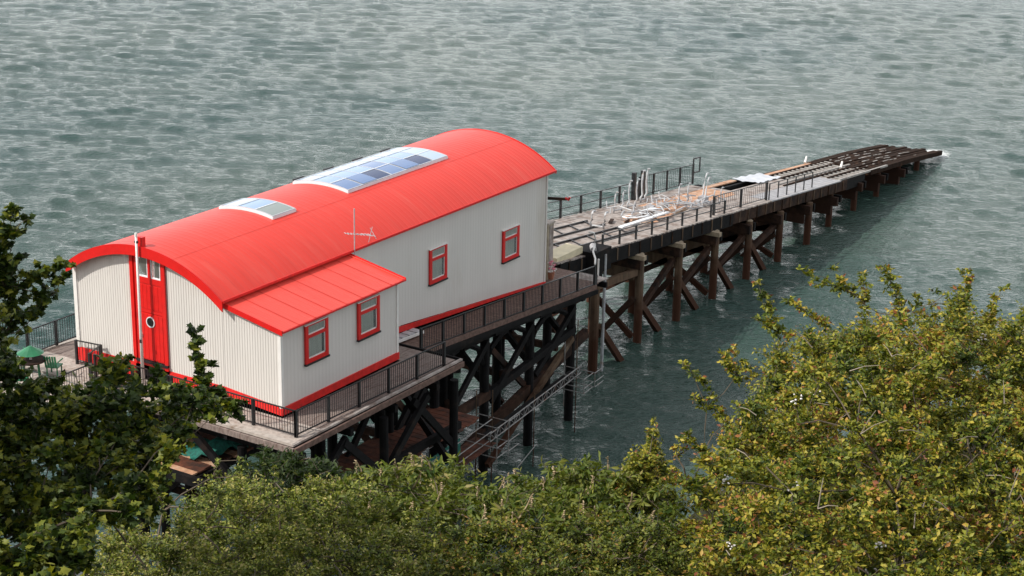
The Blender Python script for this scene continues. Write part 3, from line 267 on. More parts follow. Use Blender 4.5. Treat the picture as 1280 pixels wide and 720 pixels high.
LOW_CLUMPS = "-31.97,-29.99,24.95,0.11 -33.14,-29.63,24.86,0.1 -31.47,-30.33,24.93,0.14 -32.77,-29.91,24.92,0.11 -32.9,-30.16,24.92,0.11 -31.98,-30.46,24.94,0.11 -32.52,-30.12,24.78,0.09 -32.07,-30.73,25.11,0.14 -32.54,-30.81,24.83,0.13 -32.34,-30.26,24.79,0.11 -32.26,-31.26,24.99,0.12 -33.34,-30.12,24.93,0.11 -32.57,-29.13,24.86,0.14 -33.23,-29.58,25.05,0.14 -32.2,-29.67,24.93,0.13 -32.43,-29.47,25.09,0.11 -31.66,-30.13,24.97,0.11 -31.42,-30.65,24.91,0.14 -31.59,-30.96,25.12,0.13 -31.75,-31.25,24.83,0.11 -31.56,-31.15,25.16,0.13 -31.78,-31.27,25.08,0.09 -32.53,-30.11,25,0.09 -32.35,-31.44,24.95,0.09 -32.26,-31.61,24.94,0.09 -32.11,-30.29,24.97,0.1 -33.17,-29.8,24.75,0.13 -32.65,-30.61,24.84,0.13 -32.3,-31.14,24.84,0.09 -31.52,-31.32,24.88,0.13 -33.15,-30.59,24.98,0.13 -32.34,-29.54,24.82,0.11 -32.37,-29.99,25.11,0.12 -31.89,-31.13,25.02,0.12 -32.62,-30.9,25.07,0.11 -32.66,-29.48,24.82,0.14 -32.46,-30.27,25.03,0.1 -32.01,-30.89,24.86,0.09 -33.2,-30.22,24.88,0.11 -32.33,-29.17,24.86,0.12 -32.87,-31.19,25.03,0.1 -32.24,-30.48,24.92,0.1 -33.15,-29.96,24.99,0.1 -32.02,-31.6,25,0.09 -31.36,-30.46,24.98,0.13 -32.23,-30.86,24.83,0.12 -33.66,-29.89,24.99,0.12 -31.97,-30.64,24.86,0.12 -31.71,-30.84,24.9,0.11 -32.3,-31.06,24.84,0.13 -31.63,-30.65,25.04,0.14 -33.04,-30.31,24.83,0.09 -31.19,-31.14,24.89,0.11 -32.17,-30.3,24.89,0.14 -32.38,-30.28,25.11,0.13 -32.69,-30.4,24.96,0.1 -32.69,-30.01,25.03,0.09 -31.48,-30.87,24.93,0.1 -32.44,-31,24.86,0.12 -32.19,-29.67,25.02,0.13 -32.68,-30.54,25.06,0.14 -32.87,-30.36,24.89,0.1 -32.8,-30.24,25.06,0.1 -32.63,-30.25,24.84,0.12 -32.71,-30.09,24.87,0.11 -33.22,-30.09,24.85,0.1 -33.17,-30.25,24.96,0.1 -32.92,-29.93,25,0.12 -32.74,-30.02,24.86,0.09 -31.56,-30.74,25.1,0.12 -32.53,-30.09,24.86,0.12 -31.89,-31.52,24.97,0.1 -31.69,-30.2,24.95,0.13 -33.03,-30.76,25.05,0.11 -31.79,-31.22,24.82,0.11 -32.62,-30.55,24.94,0.11 -31.85,-30.44,24.86,0.1 -30.86,-30.89,24.39,0.16 -31.85,-29.77,24.31,0.22 -30.91,-30.58,24.41,0.18 -31.03,-29.92,24.47,0.22 -31.44,-30.31,24.33,0.15 -31.63,-28.88,24.46,0.15 -32,-29.14,24.34,0.22 -31.6,-30.04,24.33,0.19 -31.15,-29.6,24.48,0.21 -30.51,-30.56,24.51,0.18 -31.76,-29.4,24.37,0.14 -31.38,-29.24,24.47,0.22 -30.95,-30.21,24.45,0.16 -32.3,-29.1,24.29,0.22 -31.26,-30.75,24.32,0.14 -31.94,-28.83,24.39,0.17 -30.82,-30.38,24.46,0.16 -31.51,-29.61,24.4,0.18 -30.77,-30.44,24.46,0.22 -31.62,-28.97,24.45,0.16 -32.1,-29.46,24.29,0.2 -31.73,-29.49,24.36,0.18 -31.42,-30.42,24.32,0.2 -31.99,-29.03,24.36,0.21 -31.53,-29,24.47,0.19 -31.17,-29.99,24.43,0.16 -32.14,-29.22,24.31,0.18 -30.91,-30.71,24.4,0.15 -30.84,-30.55,24.43,0.17 -30.85,-30.25,24.47,0.17 -31.26,-29.82,24.43,0.18 -31.14,-29.87,24.45,0.15 -31.91,-29.41,24.33,0.2 -31.24,-30.56,24.35,0.2 -32.04,-29.47,24.3,0.18 -30.53,-30.55,24.5,0.16 -31.4,-29.76,24.4,0.18 -31.71,-29.53,24.36,0.16 -31.59,-29.09,24.44,0.15 -31.21,-29.5,24.48,0.22 -31.38,-29.49,24.44,0.22 -30.86,-30.05,24.49,0.2 -30.83,-30.23,24.47,0.22 -31.66,-28.97,24.44,0.17 -31.27,-30.25,24.37,0.21 -30.18,-29.62,24.01,0.24 -30.47,-29.38,23.97,0.27 -31.12,-28.3,23.95,0.22 -31.02,-29.11,23.87,0.27 -30.68,-29.78,23.86,0.24 -29.77,-30.27,24.02,0.22 -30.76,-28.42,24.03,0.24 -30.4,-30.42,23.85,0.19 -31.27,-28.71,23.86,0.19 -29.88,-29.81,24.06,0.18 -30.59,-30.1,23.84,0.2 -30.53,-28.77,24.04,0.28 -30.99,-29.56,23.82,0.27 -31.63,-28.64,23.79,0.2 -30.06,-30.59,23.91,0.24 -30.52,-30.38,23.83,0.18 -30.28,-30.31,23.89,0.23 -29.86,-30.5,23.97,0.26 -29.94,-29.64,24.07,0.18 -31.29,-28.37,23.9,0.27 -30.27,-29.76,23.97,0.28 -30.47,-29.56,23.94,0.27 -31.56,-28.6,23.81,0.25 -30.69,-29.77,23.86,0.23 -30.04,-30.26,23.96,0.19 -30.6,-29.75,23.89,0.25 -30.26,-30.12,23.92,0.17 -29.82,-30.11,24.03,0.21 -30.14,-30.08,23.96,0.2 -30.72,-29,23.96,0.2"
MID_CLUMPS = "-30.24,-30.06,25.08,0.12 -29.95,-30.16,25.03,0.11 -29.94,-30.3,24.63,0.1 -30.15,-30.35,24.92,0.09 -29.97,-30.05,25.15,0.12 -30.18,-30.02,24.79,0.12 -30.41,-29.93,24.98,0.09 -30.17,-30.23,24.76,0.08 -30.27,-29.97,24.68,0.09 -30.05,-30.06,24.53,0.12 -30.19,-30.2,24.96,0.1 -30.21,-30,25.05,0.12 -29.96,-30.04,24.89,0.12 -30.23,-29.94,24.96,0.1 -29.97,-30.22,24.86,0.09 -30.38,-29.93,24.89,0.09 -30.09,-29.95,24.68,0.11 -30.12,-29.88,24.71,0.1 -30.13,-30.02,24.89,0.11 -29.96,-29.99,24.81,0.1 -30.17,-30.01,25.1,0.12 -29.88,-29.99,25.06,0.11 -30.21,-30.15,24.71,0.12 -30.18,-30.19,25.15,0.08 -30.41,-29.99,24.85,0.1 -30.03,-30.03,25.03,0.09 -30.01,-30.06,25.2,0.07 -29.98,-30.05,25.28,0.07 -29.96,-30.04,25.36,0.07 -29.93,-30.03,25.45,0.05"
DIM_CLUMPS = "-30,-26.19,23.83,0.14 -30.8,-25.28,23.57,0.14 -30.25,-25.88,23.67,0.14 -30.75,-25.24,23.98,0.13 -30.52,-25.28,24.01,0.14 -30.7,-25.68,24.08,0.12 -30.17,-26.01,23.88,0.13 -29.91,-26.33,23.5,0.13 -30.4,-25.21,23.72,0.11 -30.58,-25.69,23.75,0.15 -30.54,-25.41,23.57,0.14 -30.29,-26.27,23.61,0.11 -30.21,-25.64,23.77,0.15 -30.81,-25.04,23.49,0.13 -30.38,-25.82,23.55,0.13 -30.74,-25.09,23.74,0.13 -30.36,-25.65,24.01,0.15 -30.25,-26.15,23.76,0.13 -30.31,-25.94,24.05,0.1 -30.46,-25.53,23.61,0.15 -30.27,-26.02,23.52,0.15 -30.57,-25.54,23.53,0.14 -30.23,-26.53,23.78,0.11 -30.82,-25.39,23.79,0.15 -30.47,-26.04,24.07,0.15 -30.79,-25.44,23.72,0.12 -30.75,-25.63,23.61,0.11 -30.51,-25.39,23.62,0.13 -30.72,-25.48,24.06,0.13 -30.15,-25.82,23.91,0.13 -30.56,-26.02,23.64,0.13 -30.33,-26.14,23.87,0.11 -30.16,-26.06,23.69,0.11 -30.75,-25.23,23.7,0.1 -29.91,-26.2,23.44,0.16 -30.46,-25.61,23.65,0.14 -30.33,-25.58,24.02,0.11 -30.8,-25.61,23.84,0.14 -30.36,-26,23.96,0.11 -30.28,-26.05,23.78,0.1 -30.47,-25.54,23.72,0.12 -30.27,-24.71,23.27,0.19 -29.54,-25.83,23.33,0.19 -30,-25.08,23.34,0.16 -29.83,-25.19,23.61,0.16 -30.09,-24.8,23.56,0.16 -29.86,-25.35,23.28,0.17 -29.66,-25.55,23.46,0.17 -29.77,-25.41,23.41,0.2 -29.94,-24.96,23.71,0.16 -29.7,-25.56,23.34,0.17 -29.78,-25.42,23.37,0.21 -29.84,-25.38,23.28,0.16 -30.15,-24.83,23.35,0.18 -29.59,-25.77,23.29,0.21 -29.89,-25.07,23.65,0.16 -30.04,-24.95,23.47,0.17 -29.79,-25.35,23.43,0.21 -29.64,-25.51,23.59,0.15 -29.87,-25.15,23.57,0.19 -30.26,-24.65,23.38,0.2"
SYC_CLUMPS = "-36.27,-27.36,26.79,0.11 -35.94,-27.03,27.19,0.16 -37.56,-29.41,26.68,0.13 -36.14,-29.03,26.8,0.13 -36.95,-29.01,26.53,0.13 -35.72,-28.24,27.13,0.14 -36.19,-28.52,26.98,0.1 -35.93,-27.51,27.12,0.13 -35.56,-28.34,26.92,0.12 -37.15,-28.68,26.4,0.14 -36.31,-28.54,26.78,0.1 -36.84,-27.99,26.67,0.14 -35.67,-28.83,27.03,0.1 -37.28,-28.6,26.62,0.09 -36.51,-28.36,27.01,0.12 -37.4,-28.65,26.39,0.11 -35.43,-27.95,27.22,0.16 -36.07,-27.38,27.04,0.11 -36.78,-28.31,26.53,0.1 -36.59,-28.64,26.79,0.1 -35.8,-27.8,26.81,0.1 -35.47,-28.57,27.22,0.13 -35.57,-26.8,27.35,0.11 -36.57,-28.04,26.8,0.14 -35.32,-28.89,27.07,0.12 -36.99,-29.16,26.82,0.12 -35.45,-28.26,27.17,0.11 -36.77,-28.56,26.65,0.14 -36.17,-28.69,26.57,0.15 -35.76,-27.12,27.13,0.16 -36.44,-28.2,26.66,0.1 -36.02,-27.77,26.97,0.11 -36.04,-28.65,26.89,0.1 -35.65,-27.87,26.91,0.1 -36.27,-28.92,26.84,0.1 -36.2,-29,26.61,0.12 -37.5,-29.64,26.71,0.09 -35.53,-27.37,27.01,0.12 -36.63,-28.88,26.77,0.1 -36.98,-28.74,26.56,0.14 -36.69,-28.12,26.63,0.15 -35.32,-27.59,26.95,0.11 -35.53,-28.37,26.73,0.11 -36.48,-27.58,26.7,0.11 -35.35,-28.72,27.15,0.14 -36.23,-27.58,26.8,0.15 -35.8,-28.33,26.91,0.12 -37.78,-29.29,26.66,0.11 -36.32,-28.66,26.55,0.12 -37.18,-28.4,26.69,0.1 -36.05,-27.11,26.86,0.14 -36.01,-29.07,27.02,0.12 -37.64,-29.15,26.57,0.1 -35.99,-27.48,26.88,0.14 -36.02,-28.09,26.77,0.13 -35.56,-27.57,26.92,0.14 -36.13,-27.72,26.8,0.12 -36.34,-27.65,26.68,0.1 -37.35,-28.49,26.49,0.14 -35.03,-28.24,26.88,0.13 -35.77,-27.71,27.02,0.13 -36.93,-28.72,26.43,0.13 -35.46,-27.99,26.94,0.12 -35.92,-27.89,27.02,0.14 -36.46,-28.37,26.67,0.1 -37.22,-28.88,26.68,0.12 -35.78,-28.27,26.79,0.13 -35.84,-28.87,26.98,0.1 -35.67,-27.97,27.01,0.14 -36.46,-27.96,26.66,0.1 -37.17,-29.06,26.37,0.12 -36.71,-28.4,26.72,0.12 -36.61,-29.24,26.84,0.1 -37.27,-28.51,26.34,0.1 -37.02,-28.53,26.4,0.13 -37.35,-29.01,26.44,0.13 -35.93,-27.22,26.9,0.12 -35.69,-28.19,26.95,0.1 -36.07,-28.03,25.83,0.19 -35.61,-27.18,25.98,0.2 -35.59,-27.7,26.02,0.14 -34.86,-25.96,26.7,0.16 -35,-27.89,26.47,0.17 -35.44,-26.62,26.24,0.19 -35.33,-27.64,26.19,0.19 -34.55,-27.06,26.6,0.16 -35.04,-27.92,26.23,0.15 -36.03,-27.65,26,0.19 -36.28,-27.47,25.7,0.15 -35.13,-26.61,26.61,0.16 -34.44,-27.67,26.51,0.18 -34.97,-27.47,26.5,0.13 -35.59,-27.54,26.28,0.13 -36.12,-27.38,26.07,0.16 -35.3,-27.89,26.04,0.17 -35.24,-27.21,26.51,0.18 -35.67,-26.76,26.06,0.14 -35.14,-26.28,26.43,0.19 -36.09,-27.61,25.65,0.18 -35.45,-27.15,26.32,0.13 -34.98,-27.18,26.62,0.21 -35.1,-27.68,26.34,0.19 -34.74,-27.61,26.59,0.15 -35.29,-26.76,26.43,0.21 -35.08,-27.3,26.27,0.17 -35.53,-27.26,26,0.15 -35.8,-27.75,25.89,0.17 -34.73,-27.95,26.48,0.14 -34.77,-27.52,26.42,0.14 -35.1,-26.64,26.43,0.15 -34.97,-28.55,27.02,0.07 -34.96,-28.53,27.07,0.06 -34.96,-28.5,27.13,0.06 -34.95,-28.48,27.18,0.07 -34.94,-28.45,27.24,0.05 -34.94,-28.43,27.29,0.05 -34.93,-28.41,27.35,0.05 -34.92,-28.39,27.41,0.05 -34.91,-28.37,27.46,0.07 -34.9,-28.35,27.52,0.05 -34.94,-28.4,27.32,0.05 -34.91,-28.46,27.3,0.04 -34.88,-28.53,27.28,0.04 -34.95,-28.54,27.08,0.06 -34.94,-28.59,27.04,0.06 -34.92,-28.63,27.01,0.06 -34.9,-28.68,26.97,0.06 -34.89,-28.73,26.93,0.06 -34.87,-28.78,26.9,0.05 -34.97,-28.61,26.92,0.04 -34.92,-28.67,26.95,0.05 -34.88,-28.72,26.97,0.05 -34.84,-28.77,26.99,0.04 -35.29,-27.88,27.26,0.07 -35.24,-27.92,27.32,0.05 -35.17,-28.16,27.13,0.05 -35.15,-28.16,27.19,0.05 -35.12,-28.16,27.24,0.04 -35.68,-27.05,27.6,0.08 -35.67,-27.03,27.66,0.06 -35.65,-27.01,27.73,0.07 -35.64,-27,27.79,0.08 -35.63,-26.98,27.85,0.07 -35.61,-26.96,27.91,0.08 -35.6,-26.95,27.97,0.07 -35.59,-26.93,28.03,0.08 -35.57,-26.92,28.09,0.08 -35.55,-26.92,28.14,0.07 -35.53,-26.91,28.2,0.06 -35.51,-26.9,28.26,0.08 -35.5,-26.9,28.31,0.06 -35.46,-26.91,28.38,0.07 -35.43,-26.91,28.45,0.06 -35.52,-26.92,28.22,0.04 -35.48,-26.96,28.25,0.05 -35.43,-27.01,28.28,0.04 -35.39,-27.02,28.38,0.04 -35.6,-26.96,27.94,0.06 -35.57,-26.98,27.98,0.05 -35.54,-27.01,28.02,0.05 -35.5,-27.04,28.07,0.05 -35.65,-26.99,27.79,0.06 -35.61,-27.03,27.82,0.07 -35.57,-27.07,27.84,0.05 -35.53,-27.11,27.87,0.05 -35.5,-27.15,27.9,0.06 -35.46,-27.19,27.93,0.07 -35.42,-27.23,27.96,0.06 -35.39,-27.27,27.99,0.05 -35.35,-27.31,28.02,0.07 -35.31,-27.36,28.04,0.05 -35.66,-27.03,27.69,0.04 -35.61,-27.08,27.72,0.05 -35.57,-27.13,27.74,0.04 -35.53,-27.18,27.77,0.04 -35.49,-27.23,27.79,0.05 -35.45,-27.27,27.83,0.04 -35.41,-27.31,27.87,0.05 -35.37,-27.35,27.91,0.05 -35.33,-27.39,27.95,0.04 -35.68,-27.05,27.6,0.04 -35.64,-27.09,27.63,0.04 -35.61,-27.13,27.65,0.04 -35.57,-27.18,27.67,0.05 -35.53,-27.22,27.7,0.05 -35.5,-27.25,27.74,0.04 -35.46,-27.29,27.78,0.04 -35.43,-27.31,27.81,0.04 -35.73,-27.04,27.48,0.05 -35.69,-27.08,27.51,0.04 -35.65,-27.13,27.54,0.04 -35.62,-27.17,27.57,0.05 -35.58,-27.21,27.61,0.05 -35.52,-27.27,27.66,0.04 -35.54,-27.11,27.85,0.06 -35.53,-27.08,27.94,0.05 -35.41,-27.25,27.95,0.04 -35.43,-27.19,28.01,0.04 -37.64,-25.95,27.16,0.23 -37.55,-25.9,26.58,0.23 -37.51,-25.42,28.59,0.19 -36.41,-27.36,26.82,0.24 -37.5,-25.58,28.82,0.19 -38.24,-26.74,26.94,0.27 -37.39,-26.79,27.95,0.23 -36.76,-27.58,26.19,0.26 -37.64,-27.47,27.33,0.23 -37.14,-27.89,26.47,0.22 -36.57,-25.77,28.36,0.22 -37.02,-25.03,29.79,0.28 -37.07,-26.55,28.1,0.25 -37.54,-26.1,27.57,0.24 -37.27,-25.94,29.58,0.27 -37.6,-26.68,27.77,0.19 -37.8,-25.66,26.5,0.22 -36.72,-26.63,27.08,0.28 -37.42,-26.26,25.58,0.24 -36.76,-27.52,28.21,0.2 -37.79,-25.66,26.54,0.23 -37.25,-26.09,29.03,0.2 -37.1,-25.07,28.6,0.28 -37.03,-27.41,28.32,0.28 -37.79,-27.49,27.39,0.2 -36.69,-27.07,26.55,0.24 -36.98,-26.09,27.53,0.21 -37.86,-27.97,26.47,0.24 -37.28,-27.1,26.49,0.21 -37.43,-26.31,25.76,0.19 -37.59,-26.19,30,0.22 -37.87,-26.03,26.35,0.19 -36.87,-26.56,28.86,0.2 -37.27,-25.88,29.51,0.25 -37.05,-27.02,26.26,0.26 -38.07,-26.27,28.45,0.26 -37.99,-26.52,27.3,0.25 -36.65,-25.7,28.75,0.21 -36.75,-26.08,27.62,0.19 -36.78,-26.53,27.93,0.28 -37.57,-26.39,27.19,0.24 -37.63,-25.38,26.36,0.22 -38.26,-27.21,26.22,0.19 -37.8,-25.7,26.51,0.22 -36.85,-26.84,28.34,0.22 -37.83,-26.06,28.48,0.25 -37.03,-27.49,27.15,0.2 -37.12,-26.21,28.07,0.28 -37.62,-25.81,28.16,0.25 -36.84,-27.48,26.79,0.26 -37.15,-27.01,26.38,0.25 -38.03,-26.64,26.33,0.24 -36.81,-27.07,25.69,0.18 -37.23,-26.25,28.95,0.19 -37.68,-26.3,25.95,0.23 -37.98,-25.97,25.91,0.2 -37.33,-26.18,27.35,0.21 -38.13,-26.91,26.81,0.25 -37.81,-26.44,27.77,0.22 -37.54,-26.9,27.7,0.2 -37.29,-26.64,29.21,0.28 -37.7,-25.37,26.4,0.25 -38.12,-26.36,28.31,0.24 -38.13,-26.29,28.1,0.21 -37.76,-27.05,26.45,0.19 -37.11,-27.44,26.67,0.18 -37.34,-25.86,28.48,0.2 -36.75,-26.99,26.29,0.27 -38.18,-26.36,27.95,0.27 -37.42,-27.72,27.17,0.19 -36.74,-27.19,27.57,0.23 -37.42,-26.34,28.81,0.24 -37.51,-25.54,27.92,0.2 -37.53,-25.46,28,0.25 -36.72,-27.62,27.99,0.25 -37.28,-27.63,28.22,0.26 -37.22,-26.19,27.87,0.2 -37.18,-27.47,28.3,0.27 -37.05,-27.36,26.19,0.2 -37.22,-27.47,26.31,0.27 -36.81,-27.52,25.97,0.18 -37.34,-26.29,27.52,0.26 -36.24,-27.03,27.74,0.2 -36.29,-27.31,27.72,0.25 -37.81,-26.2,28.64,0.23 -37.75,-27.18,28,0.25 -36.22,-27,27.79,0.23 -37.35,-25.78,29.24,0.24 -36.94,-27.18,26.9,0.21 -37.07,-26.4,28.63,0.21 -37.47,-27.29,28.51,0.26 -37.15,-26.75,26.6,0.25 -36.94,-26.92,27.69,0.28 -36.95,-25.47,29.18,0.26 -37.67,-26.65,26.65,0.23 -37.32,-26.39,27.46,0.25 -37.09,-27.71,27.08,0.21 -36.71,-26.9,26.52,0.2 -37.55,-28.15,26.7,0.21 -37.12,-25.83,29.36,0.25 -37.84,-26.47,27.36,0.24 -37.15,-27.43,28.66,0.27 -37.01,-27.22,27.72,0.23 -37.24,-27.18,27.58,0.21 -37.01,-27.3,27.53,0.23 -38.22,-26.99,27.13,0.24 -37.5,-27.41,27.96,0.23 -38.04,-26.47,26.88,0.21 -36.98,-25.54,29.56,0.26 -37.81,-27.06,27.14,0.25 -37.92,-26.77,27.88,0.2 -37.38,-27.02,26.68,0.25 -37.66,-25.77,29.01,0.27 -38.05,-27.22,27.15,0.23 -36.88,-27.53,26.86,0.2 -36.66,-27.51,26.75,0.23 -37.2,-25.6,28.7,0.25 -38.01,-27.26,27.07,0.21 -37.15,-25.26,28.71,0.26 -37.69,-26.34,29.08,0.25 -37.77,-26.79,26.53,0.25 -36.87,-26.78,28.18,0.22 -37.66,-26.31,28.2,0.21 -38.06,-26.47,26.32,0.2 -37.02,-24.93,29.18,0.21 -36.64,-26.57,28.2,0.23 -36.92,-26.07,29.01,0.26 -37.03,-27.21,28.27,0.27 -37.06,-26.99,26.78,0.28 -38.12,-27.24,26.25,0.22 -37.66,-26.27,26.71,0.25 -36.83,-27.03,26.18,0.26 -36.43,-26.43,27.79,0.25 -37.59,-26.91,27.49,0.19 -37.29,-25.38,29.87,0.26 -38.18,-26.42,27.7,0.23 -37.11,-25.89,28.21,0.22 -37.87,-27.13,27.33,0.21 -36.82,-26.71,26.29,0.21 -37.62,-27.77,26.84,0.21 -37.54,-27.44,26.85,0.26 -37.84,-26.01,28.92,0.21 -36.76,-26.36,27.66,0.26 -37.19,-26.05,29.36,0.26 -36.75,-27.25,26.87,0.2 -37.17,-26.21,28.97,0.27 -37.08,-27.94,26.3,0.25 -37.21,-26.79,25.68,0.27 -37.9,-26.02,27.14,0.27 -37.93,-26.55,28.07,0.26 -37.52,-27.57,27.78,0.28 -36.76,-26.52,28.64,0.22 -37.77,-27.14,27.2,0.21 -38.42,-26.61,26.52,0.22 -37.21,-26.27,29.19,0.23 -38.03,-26.55,28.17,0.19 -37.33,-26.05,29.28,0.21 -36.92,-27.45,27.43,0.26 -37.23,-27.02,26.99,0.26 -37.68,-27.55,26.39,0.25 -36.68,-27.01,28.42,0.2 -37.73,-26.27,26.37,0.24 -36.92,-25.03,28.78,0.2 -37.3,-26.86,27.22,0.24 -37.13,-28.1,27.05,0.22 -37.28,-26.4,27.17,0.21 -37.28,-27.57,28.64,0.21 -37.1,-26.85,25.6,0.24 -36.58,-27.21,28.1,0.27 -37.62,-25.84,28.73,0.21 -37.68,-27.7,26.3,0.2 -37.92,-26.93,26.97,0.26 -37.44,-25.76,27.53,0.25 -37.89,-25.73,25.8,0.23 -37.12,-27.83,27.85,0.22 -37.14,-27.8,28.49,0.2 -37.48,-25.89,27.62,0.22 -37.92,-27.04,26.17,0.25 -37.79,-26.51,28.19,0.19 -37.4,-26.46,27.38,0.26 -37.35,-27.5,25.99,0.21 -37.46,-26.6,28.18,0.19 -37.14,-26.14,27.21,0.26 -37.09,-27.74,26.84,0.24 -37.85,-25.72,26.64,0.21 -37.02,-27.2,26.03,0.22 -37.5,-26.17,25.82,0.2 -37.41,-26.26,26.64,0.21 -38.09,-27.45,26.38,0.21 -36.99,-26.74,25.98,0.23 -37.48,-27.81,26.16,0.2 -38.07,-26.89,27.08,0.23 -36.55,-26.3,27.71,0.23 -37.39,-26.63,26.13,0.19 -37.09,-27.95,26.08,0.22 -37.47,-26.32,29.18,0.2 -36.89,-26.6,27.53,0.24 -37.92,-26.23,27.84,0.28 -36.49,-27.21,27.08,0.2 -37.15,-26.71,28.67,0.22 -37.77,-27.35,27.7,0.23 -38.09,-26.23,25.97,0.24 -37.41,-26.16,27.04,0.27 -37.1,-25.01,28.96,0.22 -37,-26.3,26.49,0.21 -36.94,-26.88,26.66,0.21 -37.71,-27.15,27.01,0.23 -37.61,-27.51,26.74,0.25 -37.09,-25.82,29.59,0.24 -37.78,-27.71,26.38,0.23 -37.39,-27.4,27.57,0.27 -37.17,-28.01,26.69,0.27 -37.47,-25.89,28.78,0.28 -37.51,-26.55,28.72,0.26 -38.06,-26.53,26.66,0.23 -37.17,-26.7,27.45,0.22 -36.79,-26.51,27.6,0.2 -36.83,-26.89,28.29,0.26 -36.88,-26.42,28.3,0.19 -37.14,-27.94,28.27,0.23 -37.2,-27.99,26.06,0.21 -37.44,-25.52,29.19,0.25 -37.25,-25.31,28.7,0.21 -37.83,-26.26,27.19,0.25 -37.5,-26.85,26.71,0.28 -37,-27.44,27.14,0.24 -36.75,-27.32,26.57,0.27 -37.67,-27.18,25.94,0.28 -37.43,-25.6,28.57,0.26 -37.55,-27.08,26.9,0.25 -37.34,-27.89,27.94,0.25 -37.85,-26.05,29.1,0.26 -38.16,-26.76,27.39,0.2"  # off-frame clumps in this table are added to shade the lower foliage
# ================================================================ BOATHOUSE
house = thing('boathouse', 'white boathouse with a curved bright red metal roof on timber stilts', 'boathouse', (0, 6, 8.2))
RR = (3.8**2+1.3**2)/2.6
def arc(y, top=13.42): return top-RR+math.sqrt(max(RR*RR-(y-6.2)**2, 0))
def leantop(y): return 11.34+.57*y/2.61
def base_front(y): return 8.5+.215*min(1, y/2.61)
def base_side(x): return 8.96-.0975*x if x < 10.55 else 7.96-.0995*(x-10.55)
def profile_wall(pts, ztop, zbot, axis, const, amp, name, label=None, nz=1):
    mb = MB(); n = len(pts)
    for i, (c, o) in enumerate(pts):
        a, b = zbot(c), ztop(c)
        for z in (a, b):
            mb.v.append((const+o, c, z) if axis == 'y' else (c, const+o, z))
    for i in range(n-1): mb.f.append((2*i, 2*i+2, 2*i+3, 2*i+1))
    return mb.build(name, M_wall, house, label)
def rib(a, b, per, amp, sign=-1):
    pts = []; c = a
    while c < b-per*.5:
        pts += [(c, 0), (c+per*.42, 0), (c+per*.54, sign*amp), (c+per*.88, sign*amp)]; c += per
    pts.append((b, 0)); return pts
# land-facing gable: corrugated cladding in two stretches either side of the door bay
profile_wall(rib(0.02, 2.61, .12, .012), leantop, base_front, 'y', 0, 0, 'wall', 'corrugated end wall of the lean-to')
profile_wall(rib(2.61, 5.33, .12, .012), lambda y: arc(y)-.06, base_front, 'y', 0, 0, 'wall', 'corrugated gable wall right of the door')
profile_wall(rib(6.98, 9.98, .12, .012), lambda y: arc(y)-.06, base_front, 'y', 0, 0, 'wall', 'corrugated gable wall left of the door')
# long walls
profile_wall(rib(0.02, 6.95, .2, .004), lambda x: 11.33, lambda x: 8.5, 'x', 0, 0, 'wall', 'shaded long wall of the lean-to')
profile_wall(rib(0.0, 22.15, .2, .004), lambda x: arc(2.61)-.05, lambda x: base_side(x), 'x', 2.61, 0, 'wall', 'shaded long wall facing the shore')
profile_wall([(0, 0), (22.15, 0)], lambda x: arc(10)-.05, lambda x: base_side(x)-.4, 'x', 10, 0, 'wall', 'long wall on the far side')
mb = MB(); ys = [2.61+i*(7.39/24) for i in range(25)]
for y in ys: mb.v += [(22.15, y, 6.75), (22.15, y, arc(y)-.05)]
for i in range(24): mb.f.append((2*i, 2*i+2, 2*i+3, 2*i+1))
mb.build('wall', M_wall, house, 'seaward end wall')
MB().quad((6.95, 0, 8.45), (6.95, 2.61, 8.45), (6.95, 2.61, 11.9), (6.95, 0, 11.33)).build('wall', M_wall, house, 'seaward end of the lean-to')
MB().box(.05, 6.93, .05, 9.95, 8.25, 8.34).build('floor', M_tar, house)
# corner trims
MB().box(-.04, .10, -.03, .11, 8.48, 11.34).build('corner_trim', M_trim, house)
MB().box(-.05, .07, 9.86, 10.03, 8.7, 12.06).build('corner_trim', M_trim, house)
MB().box(6.86, 6.985, -.035, .09, 8.46, 11.3).build('corner_trim', M_trim, house)
MB().box(22.08, 22.19, 2.57, 2.70, 6.8, 12.1).build('corner_trim', M_wall, house)
# red plinth boards (three lapped boards on the gable)
def plinth_front(y0, y1, zt0, zt1, zb0, zb1, n):
    for k in range(n):
        a0 = zt0+(zb0-zt0)*k/n; b0 = zt0+(zb0-zt0)*(k+1)/n-.006; a1 = zt1+(zb1-zt1)*k/n; b1 = zt1+(zb1-zt1)*(k+1)/n-.006
        o = -.035-.014*k
        MB().hexa([(o, y0, b0), (.0, y0, b0), (.0, y1, b1), (o, y1, b1), (o+.02, y0, a0), (.0, y0, a0), (.0, y1, a1), (o+.02, y1, a1)]).build('plinth_board', M_redwood, house)
plinth_front(-.05, 2.61, 8.5, 8.715, 8.22, 8.42, 3)
plinth_front(2.615, 5.30, 8.715, 8.715, 8.42, 8.25, 3)
plinth_front(7.0, 10.0, 8.715, 8.715, 8.19, 8.19, 4)
MB().box(0, 6.99, -.06, 0, 8.22, 8.5).build('plinth_board', M_redwood, house)
MB().hexa([(6.99, 2.55, base_side(7)-.3), (6.99, 2.6, base_side(7)-.3), (22.19, 2.6, 6.74), (22.19, 2.55, 6.74), (6.99, 2.55, base_side(7)), (6.99, 2.6, base_side(7)), (22.19, 2.6, base_side(22.15)), (22.19, 2.55, base_side(22.15))]).build('plinth_board', M_redwood, house)
for (y0, y1, za, zb_) in ():
    pass
